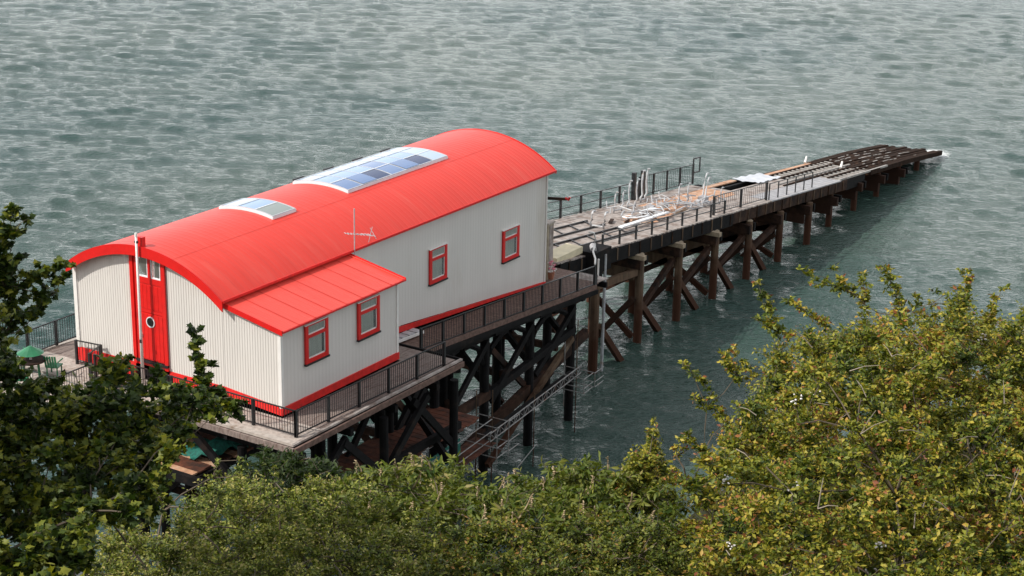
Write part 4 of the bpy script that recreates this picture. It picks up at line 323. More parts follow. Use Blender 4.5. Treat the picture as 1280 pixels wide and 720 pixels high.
# curved roof sheets: ribbed, laid side by side; each bay is an upper, near and far sheet lapped at the purlins
def roof_sheet(y0, y1, x0, x1, name, lift):
    mb = MB(); xs = []; w = x1-x0; nr = 4
    for k in range(nr):
        c = x0+w*k/nr; p_ = w/nr; xs += [(c, 0), (c+p_*.62, 0), (c+p_*.74, .004), (c+p_*.88, .004)]
    xs.append((x1-.004, 0)); n = 12
    for j in range(n+1):
        y = y0+(y1-y0)*j/n; z = arc(y); nrm = Vector((0, (y-6.2)/RR, math.sqrt(1-((y-6.2)/RR)**2)))
        for x, h in xs:
            q = Vector((x, y, z))+nrm*(h+lift); mb.v.append(tuple(q))
    m = len(xs)
    for j in range(n):
        for i in range(m-1): k = j*m+i; mb.f.append((k, k+1, k+m+1, k+m))
    return mb.build(name, M_roof, house)
NB = 21; bw = (22.47+.33)/NB
for (y0, y1, lf) in ((2.36, 4.72, .0), (4.66, 7.75, .006), (7.7, 10.04, .0)):
    o = roof_sheet(y0, y1, -.33, -.33+bw, 'roof_sheet', lf)
    for k in range(1, NB):
        c = o.copy(); S.collection.objects.link(c); c.location.x += bw*k
# underside lining, soffit and verge fascia
def arc_strip(x0, x1, top_off, bot_off, y0, y1, name, m, n=40, flat_end=False):
    mb = MB()
    for j in range(n+1):
        y = y0+(y1-y0)*j/n; zt = arc(y)+top_off; zb = arc(y)+bot_off
        mb.v += [(x0, y, zb), (x1, y, zb), (x1, y, zt), (x0, y, zt)]
    for j in range(n):
        k = 4*j
        for a, b in ((0, 1), (1, 2), (2, 3), (3, 0)): mb.f.append((k+a, k+b, k+4+b, k+4+a))
    mb.f += [(0, 3, 2, 1), (4*n, 4*n+1, 4*n+2, 4*n+3)]
    return mb.build(name, m, house)
arc_strip(-.36, -.315, .035, -.36, 2.34, 10.06, 'fascia', M_red)
arc_strip(-.313, 22.44, -.035, -.075, 2.40, 10.0, 'roof_lining', M_redwood)
arc_strip(22.475, 22.52, .03, -.12, 2.34, 10.06, 'fascia', M_red)
MB().box(-.33, 22.49, 2.30, 2.345, 12.035, 12.13).build('gutter', M_redwood, house)
MB().box(-.33, 22.49, 10.055, 10.10, 12.035, 12.13).build('gutter', M_redwood, house)
# lean-to roof: standing seam sheets
x0, x1 = -.16, 7.16; NL = 8; lw = (x1-x0)/NL
def lean(y): return 11.455+(y+.22)*(11.985-11.455)/2.83
mb = MB(); prof = [(0, .014), (.035, .014), (.05, 0), (lw*.34, 0), (lw*.36, .006), (lw*.40, 0), (lw*.68, 0), (lw*.70, .006), (lw*.74, 0), (lw-.002, 0)]
for y in (-.22, 2.6):
    for c, h in prof: mb.v.append((x0+c, y, lean(y)+h))
k = len(prof)
for i in range(k-1): mb.f.append((i, i+1, k+i+1, k+i))
o = mb.build('lean_to_roof_sheet', M_leanroof, house)
for i in range(1, NL):
    c = o.copy(); S.collection.objects.link(c); c.location.x += lw*i
MB().hexa([(x0, -.2, lean(-.2)-.05), (x1, -.2, lean(-.2)-.05), (x1, 2.6, lean(2.6)-.05), (x0, 2.6, lean(2.6)-.05), (x0, -.2, lean(-.2)-.006), (x1, -.2, lean(-.2)-.006), (x1, 2.6, lean(2.6)-.006), (x0, 2.6, lean(2.6)-.006)]).build('lean_to_roof_lining', M_redwood, house)
for xa, hh in ((x0-.035, .17), (x1, .10)):
    MB().hexa([(xa, -.23, lean(-.23)-hh+.02), (xa+.033, -.23, lean(-.23)-hh+.02), (xa+.033, 2.605, lean(2.6)-hh+.02), (xa, 2.605, lean(2.6)-hh+.02), (xa, -.23, lean(-.23)+.045), (xa+.033, -.23, lean(-.23)+.045), (xa+.033, 2.605, lean(2.6)+.045), (xa, 2.605, lean(2.6)+.045)]).build('fascia', M_red, house)
mb = MB(); mb.beam((x1-.14, -.2, lean(-.2)+.02), (x1-.14, 2.58, lean(2.58)+.02), .05, .05); mb.build('verge_flashing', M_leanroof, house)
MB().box(x0, x1, -.265, -.225, 11.385, 11.45).build('gutter', M_redwood, house)
# red roof block behind the fascia by the flagpole
MB().box(-.30, -.12, 6.12, 6.34, 13.42, 13.78).build('roof_vent', M_red, house)
# door bay
MB().box(-.02, .03, 5.33, 6.98, 8.7, 13.2).build('door_bay', M_redwood, house)
for ya, yb in ((5.30, 5.46), (6.86, 7.02)): MB().box(-.10, -.021, ya, yb, 8.72, arc(ya)-.2).build('door_post', M_red, house)
MB().box(-.07, -.022, 6.64, 6.80, 8.72, 12.95).build('door_post', M_redwood, house)
door = MB().box(-.075, -.022, 5.47, 6.60, 8.98, 10.82).build('door', M_red, house)
for k in range(6):
    MB().box(-.092, -.078, 5.49+k*.185, 5.49+k*.185+.172, 9.02, 10.78).build('door_board', M_red, door)
def ring(x, y, z, r0, r1, d, m, name, par, n=24):
    mb = MB()
    for k in range(n):
        a = 2*math.pi*k/n; c, s_ = math.cos(a), math.sin(a)
        mb.v += [(x, y+c*r0, z+s_*r0), (x-d, y+c*r0, z+s_*r0), (x-d, y+c*r1, z+s_*r1), (x, y+c*r1, z+s_*r1)]
    for k in range(n):
        a = 4*k; b = 4*((k+1) % n)
        for i, j in ((0, 1), (1, 2), (2, 3)): mb.f.append((a+i, a+j, b+j, b+i))
    return mb.build(name, m, par)
ring(-.093, 6.07, 10.5, .175, .21, .03, M_white, 'porthole_rim', door)
mb = MB(); mb.v = [(-.100, 6.07+.175*math.cos(2*math.pi*k/24), 10.5+.175*math.sin(2*math.pi*k/24)) for k in range(24)]; mb.f = [tuple(range(24))]
mb.build('porthole_glass', M_blackglass, door)
MB().box(-.15, -.093, 6.50, 6.55, 9.86, 9.98).build('handle', M_white, door)
MB().box(-.085, -.023, 5.47, 6.62, 10.84, 10.95).build('door_rail', M_red, house)
tp = MB().box(-.06, -.022, 5.47, 6.62, 10.96, 11.95).build('upper_panel', M_redwood, house)
for k in range(6): MB().box(-.075, -.062, 5.49+k*.187, 5.49+k*.187+.174, 11.0, 11.9).build('panel_board', M_red, tp)
MB().box(-.085, -.023, 5.47, 6.62, 11.97, 12.2).build('door_rail', M_red, house)
MB().box(-.16, -.02, 5.3, 6.84, 8.86, 8.95).build('door_sill', M_rail, house)
for ya, yb in ((5.55, 5.95), (6.17, 6.60)):
    w = MB().box(-.04, -.023, ya, yb, 12.24, 12.98).build('window', M_curtain, house, 'small pane above the red door')
    for (a, b, c, d) in ((ya-.03, ya, 12.2, 13.0), (yb, yb+.03, 12.2, 13.0)): MB().box(-.075, -.022, a, b, c, d).build('frame', M_white, w)
    MB().box(-.075, -.022, ya, yb, 12.2, 12.25).build('frame', M_white, w)
    MB().quad((-.055, ya, 12.25), (-.055, yb, 12.25), (-.055, yb, 12.98), (-.055, ya, 12.98)).build('pane', M_glass, w)
MB().box(-.085, -.022, 6.0, 6.12, 12.2, 13.05).build('mullion', M_red, house)
for (yy, zz) in ((7.35, 12.98), (6.45, 12.99)): MB().box(-.24, -.03, yy-.12, yy+.1, zz-.03, zz+.04).build('outside_lamp', M_white, house)
# side windows
def side_window(x0, x1, y, z0, z1, label):
    w = MB().box(x0, x1, y-.018, y-.012, z0, z1).build('window', M_curtain, house, label)
    t = .155; zt = z1-.33*(z1-z0)*.92
    d0, d1 = y-.095, y-.011
    MB().box(x0, x0+t, d0, d1, z0, z1).build('frame', M_red, w); MB().box(x1-t, x1, d0, d1, z0, z1).build('frame', M_red, w)
    MB().box(x0+t, x1-t, d0, d1, z0, z0+t).build('frame', M_red, w); MB().box(x0+t, x1-t, d0, d1, z1-.05, z1).build('frame', M_red, w)
    MB().box(x0+t, x1-t, d0+.005, d1, zt-.06, zt+.06).build('transom', M_red, w)
    for (za, zb) in ((z0+t, zt-.06), (zt+.06, z1-.05)):
        for (a, b, c, d) in ((x0+t, x0+t+.045, za, zb), (x1-t-.045, x1-t, za, zb), (x0+t, x1-t, za, za+.045)):
            MB().box(a, b, y-.06, y-.019, c, d).build('glazing_bead', M_trim, w)
        MB().quad((x0+t, y-.045, za), (x1-t, y-.045, za), (x1-t, y-.045, zb), (x0+t, y-.045, zb)).build('pane', M_glass, w)
    MB().box(x1-t-.17, x1-t-.045, y-.030, y-.019, z0+t+.05, zt-.08).build('shutter', M_dark, w)
    MB().box(x0-.03, x1+.03, y-.13, d0+.082, z0-.07, z0-.003).build('sill', M_rail, w)
    MB().box(x0-.02, x1+.02, y-.11, d0+.082, z1+.003, z1+.04).build('head_drip', M_trim, w)
side_window(1.28, 2.58, 0, 9.76, 11.20, 'red framed window nearest the land on the lean-to')
side_window(4.37, 5.70, 0, 9.77, 11.20, 'red framed window at the seaward end of the lean-to')
side_window(12.74, 14.0, 2.61, 9.18, 10.68, 'red framed window in the middle of the long wall')
side_window(18.40, 19.74, 2.61, 8.70, 10.15, 'red framed window near the sea end of the long wall')
# skylights
def skylight(xa, xb, ya, yb, cols, rows, label, pattern, split_last):
    sk = arc_skirt(xa, xb, ya, yb, label)
    lift = .11; dx = (xb-xa)/cols
    for c in range(cols):
        yy = [ya+(yb-ya)*k/rows for k in range(rows+1)]
        for r in range(rows):
            m = pattern(c, r); y0, y1 = yy[r]+.022, yy[r+1]-.022; mb = MB(); n = 4
            h = lift+.012+(.035 if (c in (1, 4) and r == 0 and cols > 2) else 0)
            for j in range(n+1):
                y = y0+(y1-y0)*j/n; z = arc(y)+h; mb.v += [(xa+c*dx+.022, y, z), (xa+(c+1)*dx-.022, y, z)]
            for j in range(n): mb.f.append((2*j, 2*j+1, 2*j+3, 2*j+2))
            mb.build('pane', m, sk)
    for c in range(cols+1):
        x = xa+c*dx; mb = MB(); n = 14
        for j in range(n):
            y0 = ya+(yb-ya)*j/n; y1 = ya+(yb-ya)*(j+1)/n
            mb.beam((x, y0, arc(y0)+lift+.012), (x, y1, arc(y1)+lift+.010), .05, .035)
        mb.build('glazing_bar', M_bar, sk)
    for r in range(rows+1):
        y = ya+(yb-ya)*r/rows
        MB().beam((xa, y, arc(y)+lift+.018), (xb, y, arc(y)+lift+.014), .045, .03).build('glazing_bar', M_bar if r not in (1,) else M_white, sk)
    return sk
def arc_skirt(xa, xb, ya, yb, label):
    mb = MB(); n = 14
    for j in range(n+1):
        y = ya-.04+(yb-ya+.08)*j/n
        for x in (xa-.04, xb+.04):
            for h in (.0, .115): mb.v.append((x, y, arc(y)+h))
    for j in range(n):
        k = 4*j; mb.f += [(k, k+4, k+5, k+1), (k+2, k+3, k+7, k+6), (k+1, k+5, k+7, k+3)]
    mb.f += [(0, 1, 3, 2), (4*n, 4*n+2, 4*n+3, 4*n+1)]
    return mb.build('skylight', M_white, house, label)
def pat_big(c, r):  # rows grade from blue to white, a painted sky reflection
    if c == 6: return M_skywhite
    if r == 0: return M_skydark if c in (2, 5) else M_skyglass
    if r == 1: return M_skypale if c != 3 else M_skyglass
    return M_skywhite
sk = skylight(10.35, 17.45, 4.95, 7.75, 7, 3, 'long curved skylight with blue panes', pat_big, True)
for c in (0, 2, 4, 6): MB().box(10.45+c*1.014, 11.1+c*1.014, 7.82, 7.90, arc(7.86)+.06, arc(7.86)+.20).build('vent_hood', M_rail, sk)
skylight(5.6, 6.95, 4.95, 7.6, 1, 3, 'short white framed skylight near the land end', lambda c, r: (mat_grey, M_skypale, M_skywhite)[r], False) if False else None
mat_grey = glass('grey_skylight_pane', (.28, .32, .31), .25, 0)  # grey tone of the first row of panes
skylight(5.6, 6.95, 4.95, 7.6, 1, 3, 'short white framed skylight near the land end', lambda c, r: (mat_grey, M_skypale, M_skywhite)[r], False)
# small fittings on the wall by the lean-to
mb = MB(); mb.tube([(7.9, 2.55, 10.95), (7.9, 2.35, 11.0)], .03); mb.box(7.8, 8.05, 2.28, 2.42, 10.93, 11.08); mb.build('outside_lamp', M_dark, house)
MB().beam((7.4, 2.57, 9.7), (7.4, 2.57, 9.0), .04, .04).build('downpipe', M_trim, house)
# tv aerial on the wall head
t = thing('tv_aerial', 'white television aerial on a thin mast above the lean-to roof', 'aerial', (7.3, 2.3, 11.9))
MB().tube([(7.3, 2.3, 11.7), (7.3, 2.3, 13.78)], .026).build('mast', M_tube, t)
MB().tube([(6.72, 2.3, 12.92), (8.5, 2.3, 12.42)], .016).build('boom', M_tube, t)
mb = MB()
for k in range(9):
    x = 6.8+k*.2; z = 12.92-(x-6.72)*.281; l = .12 if k < 6 else .2
    mb.tube([(x, 2.3-l, z-.02), (x, 2.3+l, z+.02)], .011, 4)
mb.build('element', M_tube, t)
mb = MB(); mb.tube([(8.2, 2.3, 12.2), (8.45, 2.3, 12.78)], .015, 4); mb.tube([(8.5, 2.15, 12.3), (8.5, 2.45, 12.7)], .015, 4); mb.build('reflector', M_tube, t)
MB().box(7.22, 7.38, 2.24, 2.36, 11.74, 11.86).build('bracket', M_dark, t)
# flagpole
t = thing('flagpole', 'tall thin white flagpole standing against the red door', 'flagpole', (-.45, 6.25, 8.2))
MB().tube([(-.45, 6.25, 8.2), (-.45, 6.25, 11), (-.45, 6.25, 13.85)], .065, 10, .045).build('pole', M_trim, t, smooth=True)
MB().tube([(-.45, 6.25, 13.85), (-.45, 6.25, 13.9), (-.45, 6.25, 13.98)], .06, 8, .05).build('cap', M_trim, t)
MB().box(-.49, -.41, 6.18, 6.32, 13.60, 13.68).build('pulley', M_dark, t)
MB().beam((-.52, 6.25, 9.85), (-.52, 6.17, 9.85), .03, .12).build('cleat', M_dark, t)
# davit arm on the sea end
t = thing('davit_arm', 'red lifting arm sticking out from the sea end of the boathouse', 'davit', (22.2, 3.6, 10.6))
MB().beam((22.2, 3.7, 10.68), (23.2, 2.15, 10.62), .10, .12).build('arm', M_brace, t)
MB().tube([(23.17, 2.22, 10.66), (23.24, 2.06, 10.60), (23.26, 2.02, 10.72)], .07, 8).build('hook', M_red, t)
MB().beam((22.2, 3.7, 10.2), (22.7, 2.95, 10.62), .05, .05).build('strut', M_brace, t)

# ================================================================ DECKS
def boards(mb, x0, x1, y0, y1, zf, along, w=.15, gap=.012, th=.045, jit=.004):
    """real boards with gaps, laid along x or y; zf(x) is the top"""
    a, b = (y0, y1) if along == 'x' else (x0, x1); c = a
    while c < b-.02:
        d = min(c+w-gap, b); j = random.uniform(-jit, jit)
        if along == 'x': X0, X1, Y0, Y1 = x0, x1, c, d
        else: X0, X1, Y0, Y1 = c, d, y0, y1
        mb.hexa([(X0, Y0, zf(X0)-th+j), (X1, Y0, zf(X1)-th+j), (X1, Y1, zf(X1)-th+j), (X0, Y1, zf(X0)-th+j), (X0, Y0, zf(X0)+j), (X1, Y0, zf(X1)+j), (X1, Y1, zf(X1)+j), (X0, Y1, zf(X0)+j)])
        c += w
D0 = 8.14
deck = thing('timber_deck', 'grey boarded deck wrapped round the land end of the boathouse', 'deck', (0, -1, 8.1))
flat = lambda x: D0
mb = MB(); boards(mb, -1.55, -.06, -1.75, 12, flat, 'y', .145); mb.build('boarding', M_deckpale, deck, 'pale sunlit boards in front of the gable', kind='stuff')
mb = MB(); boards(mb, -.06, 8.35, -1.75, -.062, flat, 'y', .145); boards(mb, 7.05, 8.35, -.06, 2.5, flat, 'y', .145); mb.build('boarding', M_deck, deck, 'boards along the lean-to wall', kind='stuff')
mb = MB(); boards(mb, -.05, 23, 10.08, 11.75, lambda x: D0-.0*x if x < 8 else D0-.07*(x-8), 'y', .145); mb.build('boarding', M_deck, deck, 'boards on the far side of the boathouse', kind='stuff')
for (a, b) in (((-1.66, -1.9, D0+.02), (-1.66, 12, D0+.02)),): MB().beam(a, b, .26, .10).build('kerb', M_kerb, deck)
MB().beam((-1.80, -1.90, D0+.02), (8.45, -1.96, D0+.02), .12, .07).build('kerb', M_slip, deck)
MB().beam((-1.5, 11.85, D0+.05), (22, 11.85, D0+.05-.07*14), .2, .14).build('kerb', M_kerb, deck)
MB().beam((-1.86, -2.06, D0-.14), (8.45, -2.06, D0-.14), .09, .2).build('edge_beam', M_walk, deck)
MB().beam((-1.86, -2.02, D0-.14), (-1.86, 12, D0-.14), .09, .2).build('edge_beam', M_deck, deck)
MB().beam((8.47, -2.0, D0-.10), (8.47, 2.5, D0-.10), .08, .3).build('edge_beam', M_tar, deck)
for y in (-1.7, -.4, 1.1, 2.5, 4.2, 6, 8, 9.9): MB().beam((-1.8, y, D0-.30), (8.4 if y < 3 else 7, y, D0-.30), .14, .36).build('joist', M_tar, deck)
for x in (-1.2, 1.5, 4.2, 6.9): MB().beam((x, -1.95, D0-.62), (x, 10, D0-.62), .2, .28).build('cross_beam', M_tar, deck)
# patio at the left
pt = thing('patio_deck', 'grey boarded patio left of the red door where the green furniture stands', 'deck', (-3.5, 10, 8.1))
mb = MB(); boards(mb, -5.6, -1.92, 7.2, 12, flat, 'x', .145); mb.build('boarding', M_deckpale, pt, kind='stuff')
for y in (7.3, 9.5, 11.9): MB().beam((-5.6, y, D0-.2), (-1.95, y, D0-.2), .14, .26).build('joist', M_tar, pt)
MB().beam((-5.6, 7.12, D0-.02), (-1.95, 7.12, D0-.02), .1, .2).build('kerb', M_kerb, pt)
for (x, y) in ((-5.3, 7.4), (-5.3, 11.7), (-2.6, 7.4)): MB().beam((x, y, -1), (x, y, D0-.33), .3, .3).build('post', M_tar, pt)
# footbridge to the cliff
fb = thing('footbridge', 'boarded footbridge from the patio to the cliff', 'footbridge', (-10, 9, 8.1))
mb = MB(); boards(mb, -15, -5.65, 8.2, 10.2, flat, 'y', .15); mb.build('boarding', M_deck, fb, kind='stuff')
for y in (8.3, 10.1): MB().beam((-15, y, D0-.25), (-5.7, y, D0-.25), .16, .36).build('joist', M_tar, fb)
# walkway
wk = thing('side_walkway', 'brown boarded walkway sloping along the long shaded wall', 'walkway', (16, 1.7, 7))
zw = lambda x: 7.50-.0665*(x-9.7)
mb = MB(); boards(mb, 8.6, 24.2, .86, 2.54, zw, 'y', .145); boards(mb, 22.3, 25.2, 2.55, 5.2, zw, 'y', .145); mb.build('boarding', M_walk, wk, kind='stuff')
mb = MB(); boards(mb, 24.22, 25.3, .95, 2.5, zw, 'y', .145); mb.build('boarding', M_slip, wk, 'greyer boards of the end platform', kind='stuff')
MB().beam((9.2, .80, zw(9.2)-.06), (23.6, .66, zw(23.6)-.06), .10, .24).build('kerb', M_walk, wk)
MB().beam((9.2, .72, zw(9.2)-.26), (23.6, .58, zw(23.6)-.26), .12, .2).build('edge_beam', M_tar, wk)
MB().beam((23.6, .66, zw(23.6)-.08), (25.3, 1.6, zw(25.3)-.08), .1, .24).build('kerb', M_tar, wk)
for x in [9.8+1.5*k for k in range(11)]: MB().beam((x, .75, zw(x)-.22), (x, 3.4, zw(x)-.22), .14, .26).build('joist', M_tar, wk)
st = thing('boarding_step', 'white slatted steps from the deck up beside the long wall', 'steps', (10.5, 2.2, 7.5))
for k in range(5):
    MB().box(9.15+k*.5, 9.5+k*.5, 2.05, 2.5, 7.72-.03*k, 7.76-.03*k).build('tread', M_tube, st)
for y in (2.04, 2.51): MB().beam((9.1, y, 7.68), (11.6, y, 7.53), .04, .12).build('stringer', M_trim, st)

# ---------------------------------------------------------------- railings
def railing(pts, label, h=1.0, post=1.6, bal=.12, group=None, mesh=True, pr=.045, mid=None, rails=(1.0, .1), name='railing', start=True):
    pts = [Vector(q) for q in pts]; t = thing(name, label, 'railing', pts[0], group)
    tot = sum((b-a).length for a, b in zip(pts, pts[1:])); rm = MB(); bm_ = MB()
    for a, b in zip(pts, pts[1:]):
        L = (b-a).length; n = max(1, round(L/post))
        for k in range(n+1):
            if k == 0 and a is not pts[0]: continue
            if k == 0 and not start: continue
            q = a+(b-a)*k/n; MB().beam(q, q+Vector((0, 0, h+.02)), pr*2, pr*2, (1, 0, 0)).build('post', M_rail, t)
        for r in rails: MB().beam(a+Vector((0, 0, h*r)), b+Vector((0, 0, h*r)), .045, .04).build('rail', M_rail, t)
        if bal:
            m = int(L/bal)
            for k in range(1, m):
                q = a+(b-a)*k/m; bm_.beam(q+Vector((0, 0, h*.1)), q+Vector((0, 0, h)), .016, .016, (1, 0, 0))
    if bal: bm_.build('baluster', M_rail, t, kind='stuff')
    return t
railing([(-1.12, 8.0, D0), (-1.12, -1.52, D0)], 'black railing on the deck in front of the gable wall', h=.98, post=1.9)
railing([(-1.12, -1.54, D0), (7.5, -1.80, D0)], 'black railing on the deck edge along the lean-to', h=.98, post=1.57, start=True)
railing([(9.7, .84, zw(9.7)), (23.5, .70, zw(23.5))], 'long black railing along the side walkway', h=.98, post=1.57, bal=.12)
railing([(-.9, 11.8, D0), (3.5, 11.8, D0)], 'black railing on the far side beyond the gable corner', h=1.05, post=1.5, bal=.12)
railing([(-1.9, 11.8, D0), (-5.4, 11.8, D0)], 'black railing at the back of the patio', h=1.05, post=1.7, bal=.12)
railing([(-.35, 9.75, D0), (-.2, 8.62, D0), (-1.1, 8.3, D0)], 'low black railing by the red plinth at the door', h=.95, post=1.1, bal=.14)
railing([(-5.4, 7.3, D0), (-2.0, 7.3, D0)], 'black railing at the near side of the patio', h=1.05, post=1.6, bal=.12)
railing([(-14, 8.2, D0), (-5.8, 8.2, D0)], 'black railing along the near side of the footbridge', h=1.05, post=1.6, bal=.14)
# curved white hose at the walkway end
t = MB().tube([(23.6, .75, 7.62), (24.4, 1.2, 7.62), (25.15, 1.75, 7.66), (25.65, 1.95, 7.85), (25.85, 2.05, 8.15), (25.75, 2.1, 8.4), (25.4, 2.15, 8.5)], .045, 6).build('curved_pipe', M_trim, None, smooth=True)
tag(t, 'white curved pipe ending the handrail of the side walkway', 'pipe')
t = MB().tube([(25.35, 1.55, zw(25)-.2), (25.35, 1.55, zw(25)+.8)], .045, 8).build('pale_post', M_trim, None); tag(t, 'short white post at the outer corner of the walkway end', 'post')
# flower pot
t = thing('flower_pot', 'pot of pink and white flowers at the sea end corner of the boathouse', 'flower pot', (23.2, 2.9, zw(23.2)))
z0 = zw(23.2); MB().tube([(23.2, 2.9, z0), (23.2, 2.9, z0+.1), (23.2, 2.9, z0+.34)], .13, 10, .19).build('pot', M_terr, t)
mb = MB(); mb2 = MB()
for k in range(46):
    a, r, h = random.uniform(0, 6.28), random.uniform(0, .26), random.uniform(.35, .85); c = Vector((23.2+r*math.cos(a), 2.9+r*math.sin(a), z0+h)); s_ = .055
    (mb if k % 2 else mb2).tube([c, c+Vector((random.uniform(-.05, .05), random.uniform(-.05, .05), .06))], s_, 5, .01)
mb.build('blossom', M_pink, t); mb2.build('blossom', M_petal, t, 'white blossom')
# cabinet
t = thing('storage_cabinet', 'beige upright cabinet against the sea end wall', 'cabinet', (23.2, 3.3, zw(23.2)))
MB().box(22.95, 23.45, 2.95, 3.75, zw(23.2), 9.3).build('body', M_beige, t); MB().box(22.9, 23.5, 2.9, 3.8, 9.3, 9.38).build('lid', M_kerb, t)
MB().box(23.05, 23.40, 2.93, 2.948, zw(23.2)+.1, 9.2).build('door', M_slip, t)

# green garden furniture on the patio
def chair(x, y, rz, label, m, dz=0):
    t = thing('garden_chair', label, 'chair', (x, y, D0+dz), 'green plastic furniture on the patio')
    c, s_ = math.cos(rz), math.sin(rz)
    def P_(a, b, z): return (x+a*c-b*s_, y+a*s_+b*c, D0+dz+z)
    def bx(a0, a1, b0, b1, za, zb, name, lean_=0):
        MB().hexa([P_(a0, b0, za), P_(a1, b0, za), P_(a1, b1, za), P_(a0, b1, za), P_(a0+lean_, b0, zb), P_(a1+lean_, b0, zb), P_(a1+lean_, b1, zb), P_(a0+lean_, b1, zb)]).build(name, m, t)
    bx(-.24, .24, -.25, .25, .40, .44, 'seat')
    for k in range(5): bx(-.26, -.23, -.23+k*.1, -.16+k*.1, .44, .90, 'back_slat', -.1)
    for a, b in ((-.2, -.2), (-.2, .2), (.2, -.2), (.2, .2)): bx(a-.02, a+.02, b-.02, b+.02, 0, .40, 'leg')
    for b in (-.27, .25): bx(-.22, .24, b, b+.03, .62, .66, 'armrest')
    return t
chair(-1.75, 9.5, .4, 'green plastic chair nearest the low railing', M_green)
chair(-2.3, 10.9, 2.6, 'green plastic chair behind the parasol table', M_green)
chair(-3.35, 9.5, -.9, 'green plastic chair half hidden by the leaves', M_green)
t = thing('parasol_table', 'round garden table with a closed green and red parasol on the patio', 'table', (-2.4, 10.0, D0), 'green plastic furniture on the patio')
mb = MB(); mb.tube([(-2.4, 10, D0+.70), (-2.4, 10, D0+.73), (-2.4, 10, D0+.75)], .55, 20); mb.build('table_top', M_brace, t)
MB().tube([(-2.4, 10, D0), (-2.4, 10, D0+1.2)], .04, 8).build('pole', M_trim, t)
mb = MB(); mb.tube([(-2.4, 10, D0+1.02), (-2.4, 10, D0+1.14), (-2.4, 10, D0+1.28)], .5, 12, .06); mb.build('canopy', M_green, t)
for a in range(4): MB().beam((-2.4+.4*math.cos(a*1.57), 10+.4*math.sin(a*1.57), D0), (-2.4+.35*math.cos(a*1.57), 10+.35*math.sin(a*1.57), D0+.7), .04, .04).build('leg', M_green, t)

# ================================================================ SUBSTRUCTURE
tr = thing('timber_trestle', 'dark timber trestle of piles and braces under the boathouse', 'trestle', (12, 4, 0))
def pile(par, x, y, z1, w=.42, m=None, top=True):
    a = random.uniform(-.04, .04)
    MB().tube([(x+a, y, -2.5), (x+a*.5, y, z1*.5), (x, y, z1)], w*.5, 12, w*.47).build('pile', m or M_pile, par, smooth=False)
    if top: MB().tube([(x, y, z1+.001), (x, y, z1+.05)], w*.46, 12, w*.42).build('pile_cap', M_piletop, par)
inner = [2.2, 6.7, 11.2, 15.7, 20.2, 24.7]; outer = [3.8, 7.6, 11.4, 15.2, 18.9, 22.6]
for x in inner:
    zt = (7.0 if x < 8 else zw(x)-.75)
    for y in (3.9, 6.6, 9.2): pile(tr, x, y, zt, .46, M_tar, False)
    MB().beam((x, 2.8, zt-.2), (x, 10, zt-.2), .36, .42).build('cross_beam', M_tar, tr)
    MB().beam((x+.25, 3.7, 1.0), (x+.25, 9.3, zt-.8), .16, .3).build('brace', M_brace, tr)
    MB().beam((x-.25, 9.3, 1.0), (x-.25, 3.7, zt-.8), .16, .3).build('brace', M_tar, tr)
    MB().beam((x, 3.3, 2.6), (x, 9.7, 2.6), .2, .34).build('waler', M_brace, tr)
for i, x in enumerate(outer):
    zt = (D0-.8 if x < 8.4 else zw(x)-.42)
    pile(tr, x, 1.35, zt, .44, M_tar, False)
    MB().beam((x, .7, zt+.03), (x, 4.2, zt+.03), .26, .3).build('cross_beam', M_tar, tr)
    MB().beam((x, 1.5, zt-2.3), (x, 3.6, zt-.3), .18, .26).build('knee', M_tar, tr)
    if i < 5:
        x2 = outer[i+1]; z2 = (D0-.8 if x2 < 8.4 else zw(x2)-.42)
        MB().beam((x+.3, 1.2, 3.0+.1*i), (x2, 1.2, z2-.5), .16, .28).build('brace', M_tar, tr)
        if i % 2: MB().beam((x, 1.45, zt-.5), (x2-.2, 1.45, 3.0), .16, .26).build('brace', M_brace, tr)
        # curved knees below the edge beam
        for sx, xx in ((1, x), (-1, x2)):
            MB().tube([(xx+sx*.2, 1.35, min(zt, z2)-1.5), (xx+sx*.45, 1.35, min(zt, z2)-.75), (xx+sx*1.2, 1.35, min(zt, z2)-.35), (xx+sx*1.7, 1.35, min(zt, z2)-.28)], .14, 6).build('knee', M_tar, tr)
MB().beam((9.9, 1.3, .8), (24.0, 1.35, 4.0), .30, .46).build('raking_beam', M_brace, tr)
MB().beam((15, 1.0, .5), (22.3, 1.1, 4.3), .2, .25).build('raking_beam', M_tube if False else M_pile, tr)
MB().beam((2, 1.25, 3.2), (15.4, 1.25, 3.7), .24, .40).build('waler', M_brace, tr)
MB().beam((15.4, 1.25, 3.7), (22.7, 1.25, 4.6), .24, .34).build('waler', M_tar, tr)
MB().beam((8.5, 1.2, D0-1.2), (22.6, 1.2, zw(22.6)-.55), .22, .3).build('waler', M_tar, tr)
for y in (3.9, 9.2): MB().beam((0, y, 7.25), (8, y, 7.25), .3, .4).build('girder', M_tar, tr); MB().beam((8, y, 7.05), (25.5, y, 5.75), .3, .4).build('girder', M_tar, tr)
for x, y in ((-1.4, .7), (-1.4, -1.75), (3.6, -1.8), (8.2, -1.8), (-1.3, 4.6), (-1.3, 9.6), (8.2, 1.3)): pile(tr, x, y, D0-.78, .36, M_tar, False)
for a, b in (((-1.4, -1.75, 5.2), (1.4, -1.75, 7.3)), ((3.6, -1.8, 5.0), (6.4, -1.8, 7.3)), ((3.6, -1.8, 5.0), (1.2, -1.8, 7.2)), ((8.2, -1.8, 4.6), (5.6, -1.7, 7.3)), ((8.2, -1.6, 3.8), (8.2, 1.3, 7.0)), ((-1.4, .7, 5.6), (-1.4, 3, 7.3)), ((8.2, 1.2, 4), (11.2, 1.3, 6.7))):
    MB().beam(a, b, .18, .28).build('brace', M_tar, tr)
MB().beam((-1.9, -1.2, 4.9), (9.5, -1.2, 4.9), .2, .3).build('waler', M_tar, tr)
